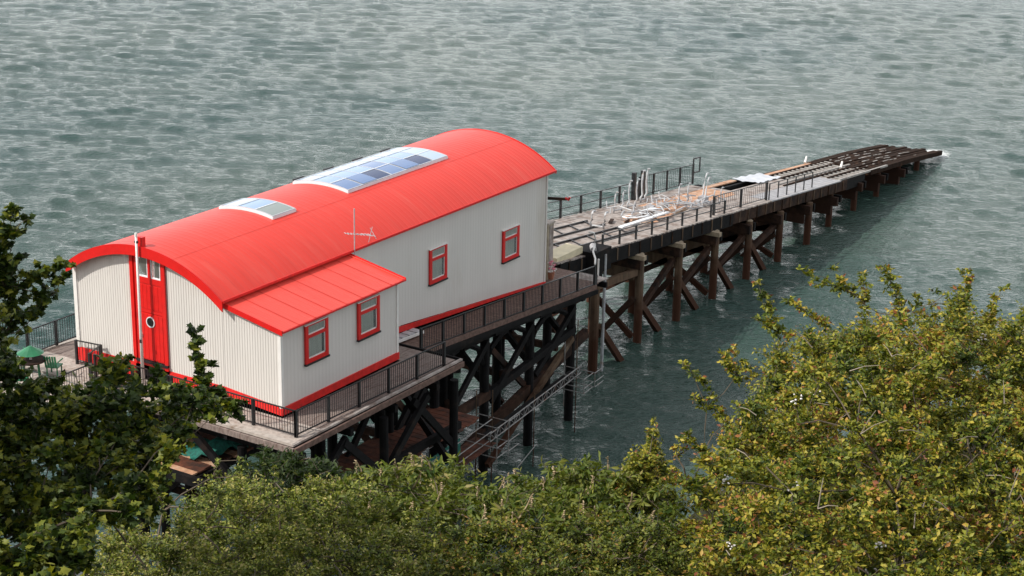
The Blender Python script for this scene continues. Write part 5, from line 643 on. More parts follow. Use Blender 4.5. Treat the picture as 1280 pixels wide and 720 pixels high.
# lower boarded stage under the deck
ls = thing('lower_stage', 'rusty orange boarded stage under the deck', 'staging', (3, 3, 5))
for k in range(34): MB().box(-2.2+k*.36, -2.2+k*.36+.33, 2.3+random.uniform(-.12, .12), 7.6, 6.02+random.uniform(-.02, .02), 6.10).build('plank', (M_orange if k % 3 == 0 else M_rustboard) if k < 9 else M_rustboard, ls)  # orange on the first planks paints sunlight reaching the stage's end
for k in range(26): MB().box(2.2+k*.36, 2.2+k*.36+.33, -.9+random.uniform(-.15, .15), 1.5, 4.35+random.uniform(-.02, .02), 4.42).build('plank', M_rustboard, ls)
for y in (2.35, 4.9, 7.4): MB().beam((-2.3, y, 5.88), (9.8, y, 5.88), .2, .22).build('bearer', M_tar, ls)
MB().beam((-2.3, 1.6, 5.95), (-2.3, 7.7, 5.95), .22, .32).build('bearer', M_tar, ls)
# green netting draped over the stage
mb = MB(); n1, n2 = 22, 12
for i in range(n1+1):
    for j in range(n2+1):
        u, v = i/n1, j/n2; x = -1.2+2.3*u; y = 2.25+1.7*v
        z = 6.13+.55*math.exp(-((u-.35)**2)*9)*(.6+.4*math.sin(v*7))+.10*math.sin(u*19+v*6)+.06*math.sin(v*23)
        if v > .8: z -= (v-.8)*1.2
        mb.v.append((x+.1*math.sin(v*9), y+.12*math.sin(u*8), z))
for i in range(n1):
    for j in range(n2): k = i*(n2+1)+j; mb.f.append((k, k+n2+1, k+n2+2, k+1))
t = mb.build('green_netting', M_net, None, smooth=True); tag(t, 'crumpled green netting on the orange boards under the deck', 'netting')
# scaffold gangway
sg = thing('scaffold_gangway', 'tubular scaffold gangway with a lattice beam below the walkway', 'scaffold', (15, 0, 3))
def lattice(a, b, h, n, name='lattice_beam'):
    a, b = Vector(a), Vector(b); up = Vector((0, 0, h)); mb = MB(); mb.tube([a, b], .026); mb.tube([a+up, b+up], .026)
    for k in range(n+1):
        q = a+(b-a)*k/n; mb.tube([q, q+up], .016, 5)
        if k < n: r = a+(b-a)*(k+1)/n; mb.tube([q, r+up] if k % 2 else [q+up, r], .014, 5)
    return mb.build(name, M_scaf, sg)
lattice((12.4, -.8, 3.0), (21.9, .35, 2.85), .36, 20)
for (a, b) in (((6.0, -1.5, 4.1), (12.6, -.75, 3.95)), ((6.0, -1.5, 3.55), (12.6, -.75, 3.4)), ((4.0, -1.4, 2.95), (12.6, -.6, 2.9)), ((6, -.6, 4.0), (12.6, 0, 3.9)), ((12.5, -.9, .4), (16.5, -.6, 1.4))):
    MB().tube([a, b], .022).build('tube', M_scaf, sg)
for (x, y, z0, z1) in ((9.3, -1.1, -1, 4.1), (12.7, -.7, -1, 5.2), (12.7, .1, -1, 5.0), (21.4, .3, -1, 5.6), (21.4, .95, 1.2, 4.4), (16.9, -.2, -.5, 3.6)):
    MB().tube([(x, y, z0), (x, y, z1)], .028).build('standard', M_pile if z0 < 0 else M_scaf, sg)
for k, x in enumerate((12.0, 12.9, 20.9, 21.9)):
    mb = MB(); y = -.9 if x < 15 else .1
    for z in (2.55, 3.0, 3.9 if x < 15 else 2.3): mb.tube([(x, y-.5, z), (x+.9, y-.45, z+.02)], .022, 5); mb.tube([(x, y-.5, z), (x-.1, y+1.0, z+.03)], .022, 5)
    mb.tube([(x, y-.5, 2.3), (x, y-.5, 3.95 if x < 15 else 3.0)], .022, 5); mb.build('guard_frame', M_scaf, sg)
for k in range(5): MB().beam((5.5, -1.2+k*.22, 2.72), (13.0, -.62+k*.22, 2.72), .2, .05).build('plank', M_rustboard, sg)
for k in range(3): MB().beam((13.0, -.5+k*.22, 2.88), (22, .5+k*.22, 2.75), .2, .04).build('plank', M_tar, sg)
t = MB().quad((7.2, -.9, 3.0), (10.6, -.55, 3.0), (10.6, -.5, 3.75), (7.2, -.85, 3.8)).build('debris_net', M_net, sg)
# ================================================================ SLIPWAY PIER
sp = thing('slipway_pier', 'long timber slipway pier running down from the boathouse into the sea', 'pier', (40, 6.5, 3))
def zs(x): return 6.24-.1*(x-29.4) if x < 72 else 1.98-.134*(x-72)
def yn(x): return float(np.interp(x, [24, 52, 60, 68, 84], [3.78, 3.78, 3.80, 3.95, 4.6]))
def yf(x): return float(np.interp(x, [24, 51, 53.5, 56, 66, 84], [9.55, 9.55, 8.95, 8.45, 8.3, 8.95]))
def slip_boards(name, m, x0, x1, f0, f1, w=.26, along='y', label=None, dz=0, skip=0, keep=None):
    """boards laid across the slope (or along it) between two edge functions"""
    mb = MB()
    if along == 'y':
        x = x0
        while x < x1-.05:
            xe = min(x+w-.02, x1); j = random.uniform(-.008, .008)
            if random.random() >= skip:
                a0, a1 = f0(x), f1(x); a0 += random.uniform(-.02, .05); a1 -= random.uniform(-.02, .05)
                mb.hexa([(x, a0, zs(x)-.07+j+dz), (xe, a0, zs(xe)-.07+j+dz), (xe, a1, zs(xe)-.07+j+dz), (x, a1, zs(x)-.07+j+dz), (x, a0, zs(x)+j+dz), (xe, a0, zs(xe)+j+dz), (xe, a1, zs(xe)+j+dz), (x, a1, zs(x)+j+dz)])
            x += w
    else:
        y = f0(x0)
        while y < f1(x0)-.05:
            c = x0
            while c < x1-.1:
                d = min(c+random.uniform(2.5, 5), x1); j = random.uniform(-.008, .008); ye = min(y+w-.02, f1(x0))
                if random.random() >= skip:
                    mb.hexa([(c, y, zs(c)-.07+j+dz), (d-.02, y, zs(d)-.07+j+dz), (d-.02, ye, zs(d)-.07+j+dz), (c, ye, zs(c)-.07+j+dz), (c, y, zs(c)+j+dz), (d-.02, y, zs(d)+j+dz), (d-.02, ye, zs(d)+j+dz), (c, ye, zs(c)+j+dz)])
                c = d
            y += w
    return mb.build(name, m, sp, label, kind='stuff')
slip_boards('boarding', M_slip, 25.35, 42, yn, yf, .24, 'y', 'weathered boards of the upper slipway')
slip_boards('boarding', M_slip, 42, 50.5, yn, lambda x: 6.2, .24, 'y')
slip_boards('boarding', M_orange, 42, 51, lambda x: 6.25, lambda x: 8.4, .26, 'x', 'fresh orange boards on the far half of the slipway')
slip_boards('boarding', M_slip, 42, 51, lambda x: 8.45, yf, .24, 'y')
slip_boards('boarding', M_grey, 50.5, 61.5, yn, lambda x: 5.35, .28, 'x', 'grey boards on the near lane')
slip_boards('boarding', M_slip, 50.5, 58.5, lambda x: 5.4, lambda x: 7.0, .28, 'x')
slip_boards('boarding', M_orange, 51, 55.2, lambda x: 8.35, lambda x: 8.8, .22, 'x')
slip_boards('boarding', M_orange, 58.7, 67.5, lambda x: 7.72, lambda x: 8.28, .28, 'x', 'orange boards along the far edge')
slip_boards('boarding', M_slip, 50.9, 51.5, lambda x: 7.0, lambda x: 8.3, .26, 'y')
# stringers over the whole length (upper ones hidden by the boards)
def stringer(x0, x1, y0, y1, w, h, m, dz=-.08, name='stringer', label=None, seg=3):
    mb = MB(); n = max(1, int((x1-x0)/6))
    for k in range(n):
        a, b = x0+(x1-x0)*k/n, x0+(x1-x0)*(k+1)/n; ya, yb = y0+(y1-y0)*k/n, y0+(y1-y0)*(k+1)/n
        mb.beam((a, ya, zs(a)+dz-h/2), (b, yb, zs(b)+dz-h/2), w, h)
    return mb.build(name, m, sp, label)
stringer(25.5, 45, 3.90, 3.90, .3, .72, M_tar, name='girder', label='deep black girder on the near side')
stringer(45.02, 62.5, 3.90, 3.92, .3, .64, M_brace, name='girder', label='brown weathered girder on the near side')
for k in range(30):   # iron straps and packing blocks on the girder
    x = 26.3+k*1.22; MB().box(x, x+.10, 3.715, 3.745, zs(x)-.72, zs(x)-.10).build('strap', M_pile if k % 3 else M_rust, sp)
stringer(62.5, 66, 3.95, 4.05, .3, .7, M_tar, name='girder')
stringer(25.5, 52, 9.4, 9.4, .3, .9, M_tar, name='girder')
for y in (5.3, 6.6, 8.0): stringer(25.5, 67, y, y, .22, .5, M_tar)
stringer(52, 67, 8.7, 8.25, .24, .5, M_tar)
# open grid of pale ties over dark stringers
for k in range(13):
    x = 58.9+.72*k; xb = x+.30
    MB().hexa([(x, 5.95, zs(x)-.08), (x+.17, 5.95, zs(x)-.08), (xb+.17, 7.65, zs(x)-.08), (xb, 7.65, zs(x)-.08), (x, 5.95, zs(x)+.0), (x+.17, 5.95, zs(x)+.0), (xb+.17, 7.65, zs(x)+.0), (xb, 7.65, zs(x)+.0)]).build('tie', M_tie, sp)
for k in range(9):
    x = 61.6+.74*k
    MB().box(x, x+.17, 3.98, 5.8, zs(x)-.08, zs(x)).build('tie', M_tie, sp)
for (y0, y1, m, a, b, h) in ((6.75, 6.8, M_rust, 58.6, 68.3, .08), (5.9, 5.95, M_tie, 56, 68.3, .12), (7.66, 7.7, M_rust, 58.7, 67, .10), (4.75, 4.8, M_rust, 61.5, 68.6, .08), (3.95, 4.05, M_tie, 61.5, 70.5, .12), (5.45, 5.5, M_rust, 56, 68, .16)):
    stringer(a, b, y0, y1, .15, h, m, dz=.07, name='rail_timber')
# rusted, weed covered lower slipway
n = 11
for k in range(n):
    t_ = k/(n-1); x0 = 67.2+random.uniform(-.4, .4)-(.8 if k > 7 else 0); x1 = 83.6-t_*1.6+random.uniform(-.9, .5)
    ya = yn(67)+.1+(yf(67)-yn(67)-.2)*t_; yb = yn(84)+.1+(yf(84)-yn(84)-.2)*t_
    stringer(x0, x1, ya, yb, .22 if k % 3 else .30, .24+.1*(k % 3 == 0), M_rust, dz=.02+.05*(k % 3 == 0), name='stringer')
slip_boards('weed_boarding', M_rust, 66.8, 80.5, lambda x: yn(x)+.1, lambda x: yf(x)-.1, .3, 'y', 'dark weedy boards under the rusty stringers', dz=-.2)
slip_boards('under_boarding', M_tar, 55, 67, lambda x: yn(x)+.35, lambda x: 7.7, .4, 'y', 'dark boards seen through the open grid', dz=-.75)  # added below the grid so its open gaps read dark
for k in range(32):
    x = 67.3+k*.46
    if random.random() < .08: continue
    c = .15*random.random(); ya, yb = yn(x)+.05, yf(x)-.05
    MB().hexa([(x, ya, zs(x)-.22), (x+.24, ya, zs(x)-.22), (x+.24+c, yb, zs(x)-.22), (x+c, yb, zs(x)-.22), (x, ya, zs(x)-.04), (x+.24, ya, zs(x)-.04), (x+.24+c, yb, zs(x)-.04), (x+c, yb, zs(x)-.04)]).build('cross_timber', M_rust, sp)
mb = MB()
for k in range(60):
    x = 68+random.random()*11; y = random.choice((4.65, 5.15, 5.6, 6.3, 6.9, 7.4))+random.uniform(-.05, .05); l = random.uniform(.2, .8)
    mb.beam((x, y, zs(x)+.14), (x+l, y, zs(x+l)+.14), random.uniform(.05, .11), .02)
mb.build('worn_strip', M_tie, sp, 'pale worn strips on the rusty stringers', kind='stuff')
for (x, y) in ((65.9, 8.25), (66.2, 5.75)): MB().tube([(x, y, zs(x)+.05), (x+.2, y+.02, zs(x)+.25), (x+.35, y+.05, zs(x)+.42)], .10, 8, .06).build('bollard', M_trim, sp)
# white tarpaulin sheet
mb = MB()
for i in range(13):
    for j in range(8):
        x = 55.2+3.5*i/12; y = 6.85+1.55*j/7+(.3*(1-i/12) if j == 7 else 0); mb.v.append((x, y, zs(x)+.06+.04*math.sin(i*1.7+j)+.03*math.sin(j*2.1)))
for i in range(12):
    for j in range(7): k = i*8+j; mb.f.append((k, k+8, k+9, k+1))
t = mb.build('white_sheet', M_sheet, None, smooth=True); tag(t, 'white sheet laid over the slipway between two holes', 'sheet')
# bents
for i in range(11):
    x = 33.75+4.5*i; zt = zs(x)-1.05 if x < 62 else zs(x)-.62
    ym = yn(x)-.05 if i < 6 else yn(x)+.35
    for y in (ym, 6.5, min(9.2, yf(x)-.2)): 
        if zt > .1: pile(sp, x, y, zt+(.25 if y == ym else -.2), .46 if i < 6 else .42, M_pile, y == ym and i < 4)
    if zt > .5:
        MB().beam((x-.42, yn(x)-.35, zt-.15), (x-.42, yf(x)+.2, zt-.15), .26, .56).build('cross_beam', M_brace, sp)
        MB().beam((x+.4, yn(x)-.25, zt-.15), (x+.4, yf(x)+.2, zt-.15), .22, .46).build('cross_beam', M_tar, sp)
        MB().beam((x-.35, yn(x)+.1, zt-.75), (x-.35, yf(x)-.3, zt-.75), .2, .7).build('cross_beam', M_pile if i < 3 else M_brace, sp)
        if i < 3: MB().beam((x-.42, yn(x)-.55, zt+.22), (x-.42, yn(x)+.5, zt+.22), .3, .24).build('beam_end', M_piletop, sp)
    if i < 5:
        MB().beam((x-.3, 6.4, -.4), (x-.3, 3.9, min(2.6, zt-1.2)), .22, .3).build('brace', M_brace, sp)
        MB().beam((x-.35, 9.0, .6), (x-.35, 4.2, zt-.7), .2, .3).build('brace', M_brace, sp)
        if i % 2 == 0: MB().beam((x+.3, 4.2, .2), (x+.3, 9.0, zt-.7), .2, .3).build('brace', M_pile, sp)
    if i < 4:
        MB().beam((x+.25, 3.78, 2.2), (x+3.0, 3.75, -.5), .28, .32).build('brace', M_pile, sp)
        MB().beam((x+.25, 3.95, 1.6), (x+4.3, 3.95, zt-1.1), .26, .32).build('brace', M_brace, sp)
pile(sp, 28.6, 3.5, 5.5, .5, M_pile, False); pile(sp, 28.6, 9.2, 5.5, .5, M_tar, False); pile(sp, 29.0, 3.2, 6.3, .16, M_tube, False)
MB().beam((28.6, 3.2, 5.2), (28.6, 9.6, 5.2), .3, .5).build('cross_beam', M_tar, sp)
MB().beam((28.9, 3.55, 4.6), (33.4, 3.8, 4.1), .26, .36).build('waler', M_pile, sp)
MB().beam((28.9, 3.4, 2.5), (31.4, 3.2, -.4), .26, .3).build('brace', M_pile, sp)
MB().beam((25.2, 3.9, 3.2), (28.4, 3.7, 5.2), .24, .3).build('brace', M_brace, sp)

# railings on the pier
def slope_rail(x0, x1, y, label, **k):
    return railing([(x0, y, zs(x0)+.01), (x1, y, zs(x1)+.01)], label, **k)
slope_rail(30.0, 44.2, 3.95, 'low black railing without balusters on the near pier edge', h=.75, post=1.8, bal=0, rails=(1.0, .5))
slope_rail(43.2, 50.4, 4.15, 'taller black railing with balusters halfway down the near pier edge', h=1.1, post=3.4, bal=.26, pr=.06)
slope_rail(50.6, 57.2, 4.05, 'thin open black railing at the grey boards of the pier', h=1.0, post=1.4, bal=0, pr=.03, rails=(1.0,))
slope_rail(28.5, 44.0, 9.5, 'open black railing on the far pier edge nearest the boathouse', h=1.0, post=2.1, bal=0, rails=(1.0, .5, .08), pr=.055)
slope_rail(44.4, 51.4, 9.6, 'black railing with balusters on the far pier edge', h=1.25, post=1.75, bal=.24, pr=.05)
t = thing('gate_post', 'thick black gate posts on the far pier edge', 'gate post', (44.1, 9.5, zs(44)))
for x in (43.4, 44.5): MB().beam((x, 9.45, zs(x)), (x, 9.45, zs(x)+1.65), .22, .22, (1, 0, 0)).build('post', M_rail, t)
t = thing('tall_frame', 'thin black upright frame at the seaward end of the far railing', 'frame', (51.7, 9.7, zs(51.7)))
for a, b in (((51.6, 9.7, 0), (51.6, 9.7, 1.6)), ((52.5, 9.7, .7), (52.5, 9.7, 1.6)), ((51.6, 9.7, 1.6), (52.5, 9.7, 1.6)), ((51.6, 9.7, .7), (52.5, 9.7, .7))):
    MB().beam((a[0], a[1], zs(a[0])+a[2]), (b[0], b[1], zs(b[0])+b[2]), .07, .07).build('bar', M_rail, t)
# low track frames lying on the upper boards
for (y, lab) in ((5.0, 'low black ladder track on the upper boards, nearer the side walkway'), (7.0, 'low black ladder track on the upper boards, nearer the far railing')):
    t = thing('ladder_track', lab, 'track', (29, y, zs(29)))
    for dy in (0, 1.1): MB().beam((25.8, y+dy, zs(25.8)+.06), (35.5, y+dy-.1, zs(35.5)+.06), .07, .09).build('side_rail', M_rail, t)
    for k in range(6): MB().beam((26.5+k*1.6, y, zs(26.5+k*1.6)+.06), (27.2+k*1.6, y+1.1, zs(27.2+k*1.6)+.06), .06, .06).build('rung', M_rail, t)
t = MB().box(25.5, 28.0, 3.95, 4.9, zs(27)-.0, zs(27)+.34).build('plywood_sheet', M_yel, None); tag(t, 'pale yellow panel lying at the top of the slipway', 'panel')
t = thing('winch_box', 'black winch box at the near corner of the pier head', 'winch', (28.6, 3.9, zs(28.6)))
MB().box(28.0, 29.6, 3.2, 4.4, zs(28.5)-.9, zs(28.5)+.25).build('housing', M_tar, t)
MB().tube([(28.3, 3.5, zs(28.5)+.30), (28.9, 3.9, zs(28.5)+.30)], .16, 10).build('drum', M_grey, t)
# white bent tube frames standing and lying on the deck
def hoop(x, y, h, dx, dy, label, r=.075, w=.55, lean_=.12):
    b = zs(x); h *= .9; t = thing('tube_frame', label, 'tube frame', (x, y, b), 'white bent tube frames stored on the pier')
    for s_ in (0, 1):
        X, Y = x+s_*dx*w, y+s_*dy*w
        MB().tube([(X, Y, b+.02), (X-.05, Y, b+.3), (X+.12, Y-.03, b+.42), (X+lean_*.5, Y, b+h*.6), (X+lean_, Y, b+h*.9), (X+lean_+.12, Y, b+h), (X+lean_+.3, Y, b+h-.04)], r, 7).build('tube', M_tube, t, smooth=True)
    MB().tube([(x, y, b+.12), (x+dx*w, y+dy*w, b+.12)], r*.8, 6).build('foot_tube', M_tube, t)
    return t
hoop(39.0, 8.3, 1.25, 1, -.35, 'white tube frame nearest the boathouse by the far railing', .045)
hoop(40.8, 8.4, 1.75, 1, -.35, 'tall white tube frame second along the far railing', .05)
hoop(43.1, 8.8, 2.05, 1, .0, 'tallest white tube frame beside the thick black gate post', .06)
hoop(43.5, 6.6, 1.5, .9, -.6, 'white tube frame standing over the middle of the scrap heap', .045)
hoop(45.7, 5.4, 1.1, 1, -.3, 'low white tube frame at the near side of the scrap heap', .04)
hoop(46.6, 6.6, 1.75, -.9, -.6, 'white tube frame leaning at the seaward end of the scrap heap', .05, .9, .45)
hoop(34.3, 7.1, .95, .3, -1.4, 'small white tube frame alone before the scrap heap', .055, .5)
sc = thing('scrap_heap', 'tangle of white pipes and rusty boards heaped on the pier', 'scrap heap', (41, 6, zs(41)))
for k in range(46):
    x = random.uniform(36.8, 46.5); y = random.uniform(5.2, 7.4); a = random.uniform(-.9, .9)+(0 if k % 3 else 1.4); l = random.uniform(.6, 2.2); z = zs(x)+random.uniform(.06, .50)
    c = [(x, y, z), (x+math.cos(a)*l*.5, y+math.sin(a)*l*.5, z+random.uniform(-.02, .2)), (x+math.cos(a)*l, y+math.sin(a)*l, z+random.uniform(-.05, .15)-l*.1)]
    if k % 4 == 0: c.append((c[-1][0]+.15, c[-1][1]+.15, c[-1][2]+.35))
    MB().tube(c, random.choice((.022, .03, .042)), 6).build('pipe', M_tube, sc)
for k in range(16):
    x = random.uniform(35.5, 41.0); y = random.uniform(5.3, 7.2); a = random.uniform(-.5, .5); l = random.uniform(.6, 1.6); z = zs(x)+random.uniform(.04, .22)
    MB().beam((x, y, z), (x+math.cos(a)*l, y+math.sin(a)*l, z-.08*l+.04), .2, .04).build('board', random.choice((M_orange, M_brace, M_orange, M_pile)), sc)
for k in range(9):
    x = random.uniform(39.5, 46); y = random.uniform(5.4, 7.0); z = zs(x)+.15; s_ = random.uniform(.2, .45)
    MB().hexa([(x, y, z), (x+s_*1.6, y+.1, z-.05), (x+s_*1.5, y+s_, z), (x-.1, y+s_, z+.05), (x, y, z+s_*.5), (x+s_*1.6, y+.1, z+s_*.4), (x+s_*1.5, y+s_, z+s_*.5), (x-.1, y+s_, z+s_*.6)]).build('bracket_box', M_tube if k % 2 else M_grey, sc)
t = MB().beam((34.5, 5.4, zs(34.5)+.28), (40.5, 5.7, zs(40.5)+.28), .26, .07).build('long_plank', M_white, None); tag(t, 'long white plank lying beside the scrap heap', 'plank')
pts = [(36.5+.62*k*.5, 6.1+.55*math.sin(k*.8)+.03*k, zs(36.5+.31*k)+.30+.1*math.cos(k)) for k in range(14)]
t = MB().tube(pts, .05, 7).build('loose_hose', M_white, None, smooth=True); tag(t, 'loose white hose curling through the scrap heap', 'hose')
# shore rocks
rk = random.Random(4)
for (x, y, s_, lab) in ((-3.2, 6.2, .8, 'pale rock in the surf below the red door'), (-1.2, 4.2, .6, 'small pale rock in the surf below the netting'), (-4.6, 8.6, 1.0, 'pale rock in the surf below the patio')):
    me = bpy.data.meshes.new('shore_rock'); 
    import bmesh
    bm = bmesh.new(); bmesh.ops.create_icosphere(bm, subdivisions=3, radius=1)
    sd = rk.random()*9
    for v in bm.verts:
        c = v.co; f = 1+.22*math.sin(c.x*3+sd)*math.sin(c.y*4+sd)+.12*math.sin(c.z*7+c.x*6+sd); v.co = Vector((c.x*1.5*f*s_, c.y*f*s_, c.z*.6*f*s_))
    bm.to_mesh(me); bm.free(); me.materials.append(M_stone); o = bpy.data.objects.new('shore_rock', me); S.collection.objects.link(o); o.location = (x, y, .1); tag(o, lab, 'rock')

# ================================================================ VEGETATION
def leaf_mat(name, cols, trans=.24, rough=.5, spec=.28):
    """leaf colour varies leaf by leaf through a stored random value (species colour, new growth, tired leaves, painted sunlit tips)"""
    m = bpy.data.materials.new(name); m.use_nodes = True; nt = m.node_tree; n = nt.nodes; L = nt.links; b = n['Principled BSDF']
    at = n.new('ShaderNodeAttribute'); at.attribute_name = 'leaf_tone'; cr = n.new('ShaderNodeValToRGB'); e = cr.color_ramp.elements
    e[0].position, e[0].color = cols[0][0], (*cols[0][1], 1); e[1].position, e[1].color = cols[-1][0], (*cols[-1][1], 1)
    for p_, c in cols[1:-1]: k = e.new(p_); k.color = (*c, 1)
    L.new(at.outputs['Fac'], cr.inputs[0]); L.new(cr.outputs[0], b.inputs['Base Color'])
    b.inputs['Roughness'].default_value = rough; b.inputs['Specular IOR Level'].default_value = spec
    tr_ = n.new('ShaderNodeBsdfTranslucent'); mx = n.new('ShaderNodeMixShader'); mx.inputs[0].default_value = trans
    hs = n.new('ShaderNodeHueSaturation'); hs.inputs['Saturation'].default_value = 1.15; hs.inputs['Value'].default_value = 1.3; L.new(cr.outputs[0], hs.inputs['Color']); L.new(hs.outputs[0], tr_.inputs[0])
    L.new(b.outputs[0], mx.inputs[1]); L.new(tr_.outputs[0], mx.inputs[2]); L.new(mx.outputs[0], n['Material Output'].inputs[0]); return m
M_haw = leaf_mat('hawthorn_leaf', [(0, (.026, .050, .008)), (.30, (.090, .125, .014)), (.56, (.245, .250, .028)), (.78, (.43, .345, .050)), (.91, (.40, .17, .055)), (1, (.22, .075, .035))], .18)
M_pri = leaf_mat('small_shrub_leaf', [(0, (0.028, 0.056, 0.008)), (.42, (0.131, 0.168, 0.023)), (.80, (0.303, 0.312, 0.057)), (1, (0.426, 0.361, 0.139))], .2)
M_bud = leaf_mat('broad_shrub_leaf', [(0, (0.039, 0.078, 0.012)), (.45, (0.117, 0.148, 0.020)), (.85, (0.218, 0.218, 0.039)), (1, (0.296, 0.250, 0.094))], .25)
M_syc = leaf_mat('sycamore_leaf', [(0, (.010, .022, .005)), (.50, (.042, .072, .010)), (.74, (.17, .195, .024)), (1, (.26, .25, .03))], .26)
M_low = leaf_mat('low_shrub_leaf', [(0, (0.026, 0.051, 0.009)), (.45, (0.101, 0.132, 0.018)), (.82, (0.220, 0.220, 0.031)), (1, (0.326, 0.176, 0.053))], .22)
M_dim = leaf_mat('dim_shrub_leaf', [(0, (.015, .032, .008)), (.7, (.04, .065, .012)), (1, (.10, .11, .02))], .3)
M_bark = mat('branch_bark', (.11, .085, .06), .85, var=.4, scale=9)
M_barkpale = mat('pale_branch_bark', (.26, .22, .17), .85, var=.3, scale=9)
M_shoot = mat('pale_shoot', (.36, .27, .16), .7, var=.3)
def T_small():   # folded oval leaf
    v = np.array([(0, 0, 0), (.45, .26, .06), (.45, -.26, .06), (1, 0, 0), (.5, 0, -.02)]); return v, [(0, 4, 1), (4, 3, 1), (0, 2, 4), (4, 2, 3)]
def T_long():
    v = np.array([(0, 0, 0), (.35, .17, .05), (.35, -.17, .05), (.75, .12, 0), (.75, -.12, 0), (1.05, 0, -.14), (.4, 0, 0), (.75, 0, -.05)])
    return v, [(0, 6, 1), (0, 2, 6), (1, 6, 7), (1, 7, 3), (2, 7, 6), (2, 4, 7), (3, 7, 5), (4, 5, 7)]
def T_syc():
    r = [(-.12, .0), (.05, .30), (-.10, .52), (.28, .40), (.38, .62), (.55, .30), (1.0, .0), (.55, -.30), (.38, -.62), (.28, -.40), (-.10, -.52), (.05, -.30)]
    v = np.array([(.3, 0, .05)]+[(x, y, -.10*abs(y)-.12*max(0, x-.5)) for x, y in r]); return v, [(0, 1+k, 1+(k+1) % 12) for k in range(12)]
def parse(s): return [tuple(float(c) for c in q.split(',')) for q in s.split()]
def foliage(name, clumps, per_m2, size, tmpl, m, parent, seed, droop=.15, tip=.0, tone_noise=1.0, up=.55, kmin=10):
    """leaves on short twigs through every clump of the crown; one mesh, random tone per leaf, lighter at twig tips"""
    rng = np.random.RandomState(seed); Vt, Ft = tmpl; C_, D_, N_, Z_, T_ = [], [], [], [], []; tw = MB()
    for (x, y, z, r) in clumps:
        n = max(kmin, int(per_m2*r*r*12)); nt_ = max(3, n//9); ct = rng.normal(0, .10)
        for k in range(nt_):
            d = rng.normal(0, 1, 3); d[2] = abs(d[2])*.8+.15 if rng.rand() < .7 else d[2]; d /= np.linalg.norm(d)
            L_ = r*rng.uniform(.6, 1.3); b0 = np.array((x, y, z))+d*r*.12+rng.normal(0, r*.16, 3)
            tone = ct+rng.normal(0, .07)
            side = np.cross(d, (0, 0, 1)); side /= np.linalg.norm(side)+1e-6
            e = b0+d*L_
            if k % 2 == 0: tw.tube([b0, e-d*L_*.1], .0045, 3, .002)
            nl = max(3, n//nt_)
            for j in range(nl):
                t_ = (j+.6)/nl; p_ = b0+d*L_*t_; sg_ = 1 if j % 2 else -1
                ld = d*.5+side*sg_*rng.uniform(.5, 1.1)+rng.normal(0, .45, 3); ld[2] -= droop; ld /= np.linalg.norm(ld)
                nr = np.array((0, 0, up))+rng.normal(0, .5, 3); nr -= ld*nr.dot(ld); nr /= np.linalg.norm(nr)+1e-6
                C_.append(p_); D_.append(ld); N_.append(nr); Z_.append(size*rng.uniform(.6, 1.25))
                T_.append(np.clip(.42+tone*tone_noise+rng.normal(0, .17)+tip*max(0, t_-.6)*rng.rand()*2, 0, 1))  # tip adds new-growth tone and paints sun highlights at twig ends
    C_, D_, N_, Z_, T_ = map(np.array, (C_, D_, N_, Z_, T_)); B_ = np.cross(N_, D_)
    P_ = C_[:, None, :]+Z_[:, None, None]*(Vt[None, :, 0, None]*D_[:, None, :]+Vt[None, :, 1, None]*B_[:, None, :]+Vt[None, :, 2, None]*N_[:, None, :])
    nv, nf, N = len(Vt), len(Ft), len(C_); F_ = (np.array(Ft)[None]+np.arange(N)[:, None, None]*nv).reshape(-1)
    me = bpy.data.meshes.new(name); me.vertices.add(N*nv); me.vertices.foreach_set('co', P_.astype(np.float32).ravel())
    me.loops.add(len(F_)); me.loops.foreach_set('vertex_index', F_.astype(np.int32)); me.polygons.add(N*nf)
    me.polygons.foreach_set('loop_start', np.arange(0, len(F_), 3, dtype=np.int32)); me.update()
    a = me.attributes.new('leaf_tone', 'FLOAT', 'POINT'); a.data.foreach_set('value', np.repeat(T_, nv).astype(np.float32))
    me.materials.append(m); o = bpy.data.objects.new(name, me); S.collection.objects.link(o); o['kind'] = 'stuff'
    if parent: o.parent = parent; o.matrix_parent_inverse = Matrix.Translation(parent.location).inverted()
    t2 = tw.build('twig', M_bark, parent, kind='stuff')
    return C_, D_, N_, Z_, T_
def limbs(clumps, base, parent, mtrunk, seed, r0=.12, every=2):
    """trunk from the ground and limbs linking the clump centres outward"""
    base = Vector(base); pts = sorted([Vector(c[:3]) for c in clumps[::every]], key=lambda q: (q-base).length); cen = sum(pts, Vector())/len(pts)
    head = base.lerp(cen, .55); head.z = base.z+(cen.z-base.z)*.55
    rng = random.Random(seed)
    MB().tube([base+Vector((0, 0, -.3)), base.lerp(head, .5)+Vector((.12, -.1, .1)), head], r0, 10, r0*.6).build('trunk', mtrunk, parent, smooth=True)
    nodes = [(head, 0)]; mb = MB()
    for q in pts:
        best = min(nodes, key=lambda n_: (n_[0]-q).length+.25*n_[1]); a = best[0]
        mid = a.lerp(q, .5)+Vector((rng.uniform(-.06, .06), rng.uniform(-.06, .06), rng.uniform(-.05, .08)))
        r1 = max(.0035, r0*.28*.68**best[1]); mb.tube([a, mid, q], r1, 5, r1*.65); nodes.append((q, best[1]+1))
    mb.build('branch', mtrunk, parent)
def shrub(name, label, cat, clumps, base, tmpl, m, per, size, seed, mtrunk=None, r0=.08, every=2, **k):
    base = (base[0], base[1], ground_z(base[0], base[1])); t = thing(name, label, cat, base)
    d = foliage('crown', clumps, per, size, tmpl, m, t, seed, **k); limbs(clumps, base, t, mtrunk or M_bark, seed, r0, every); return t, d
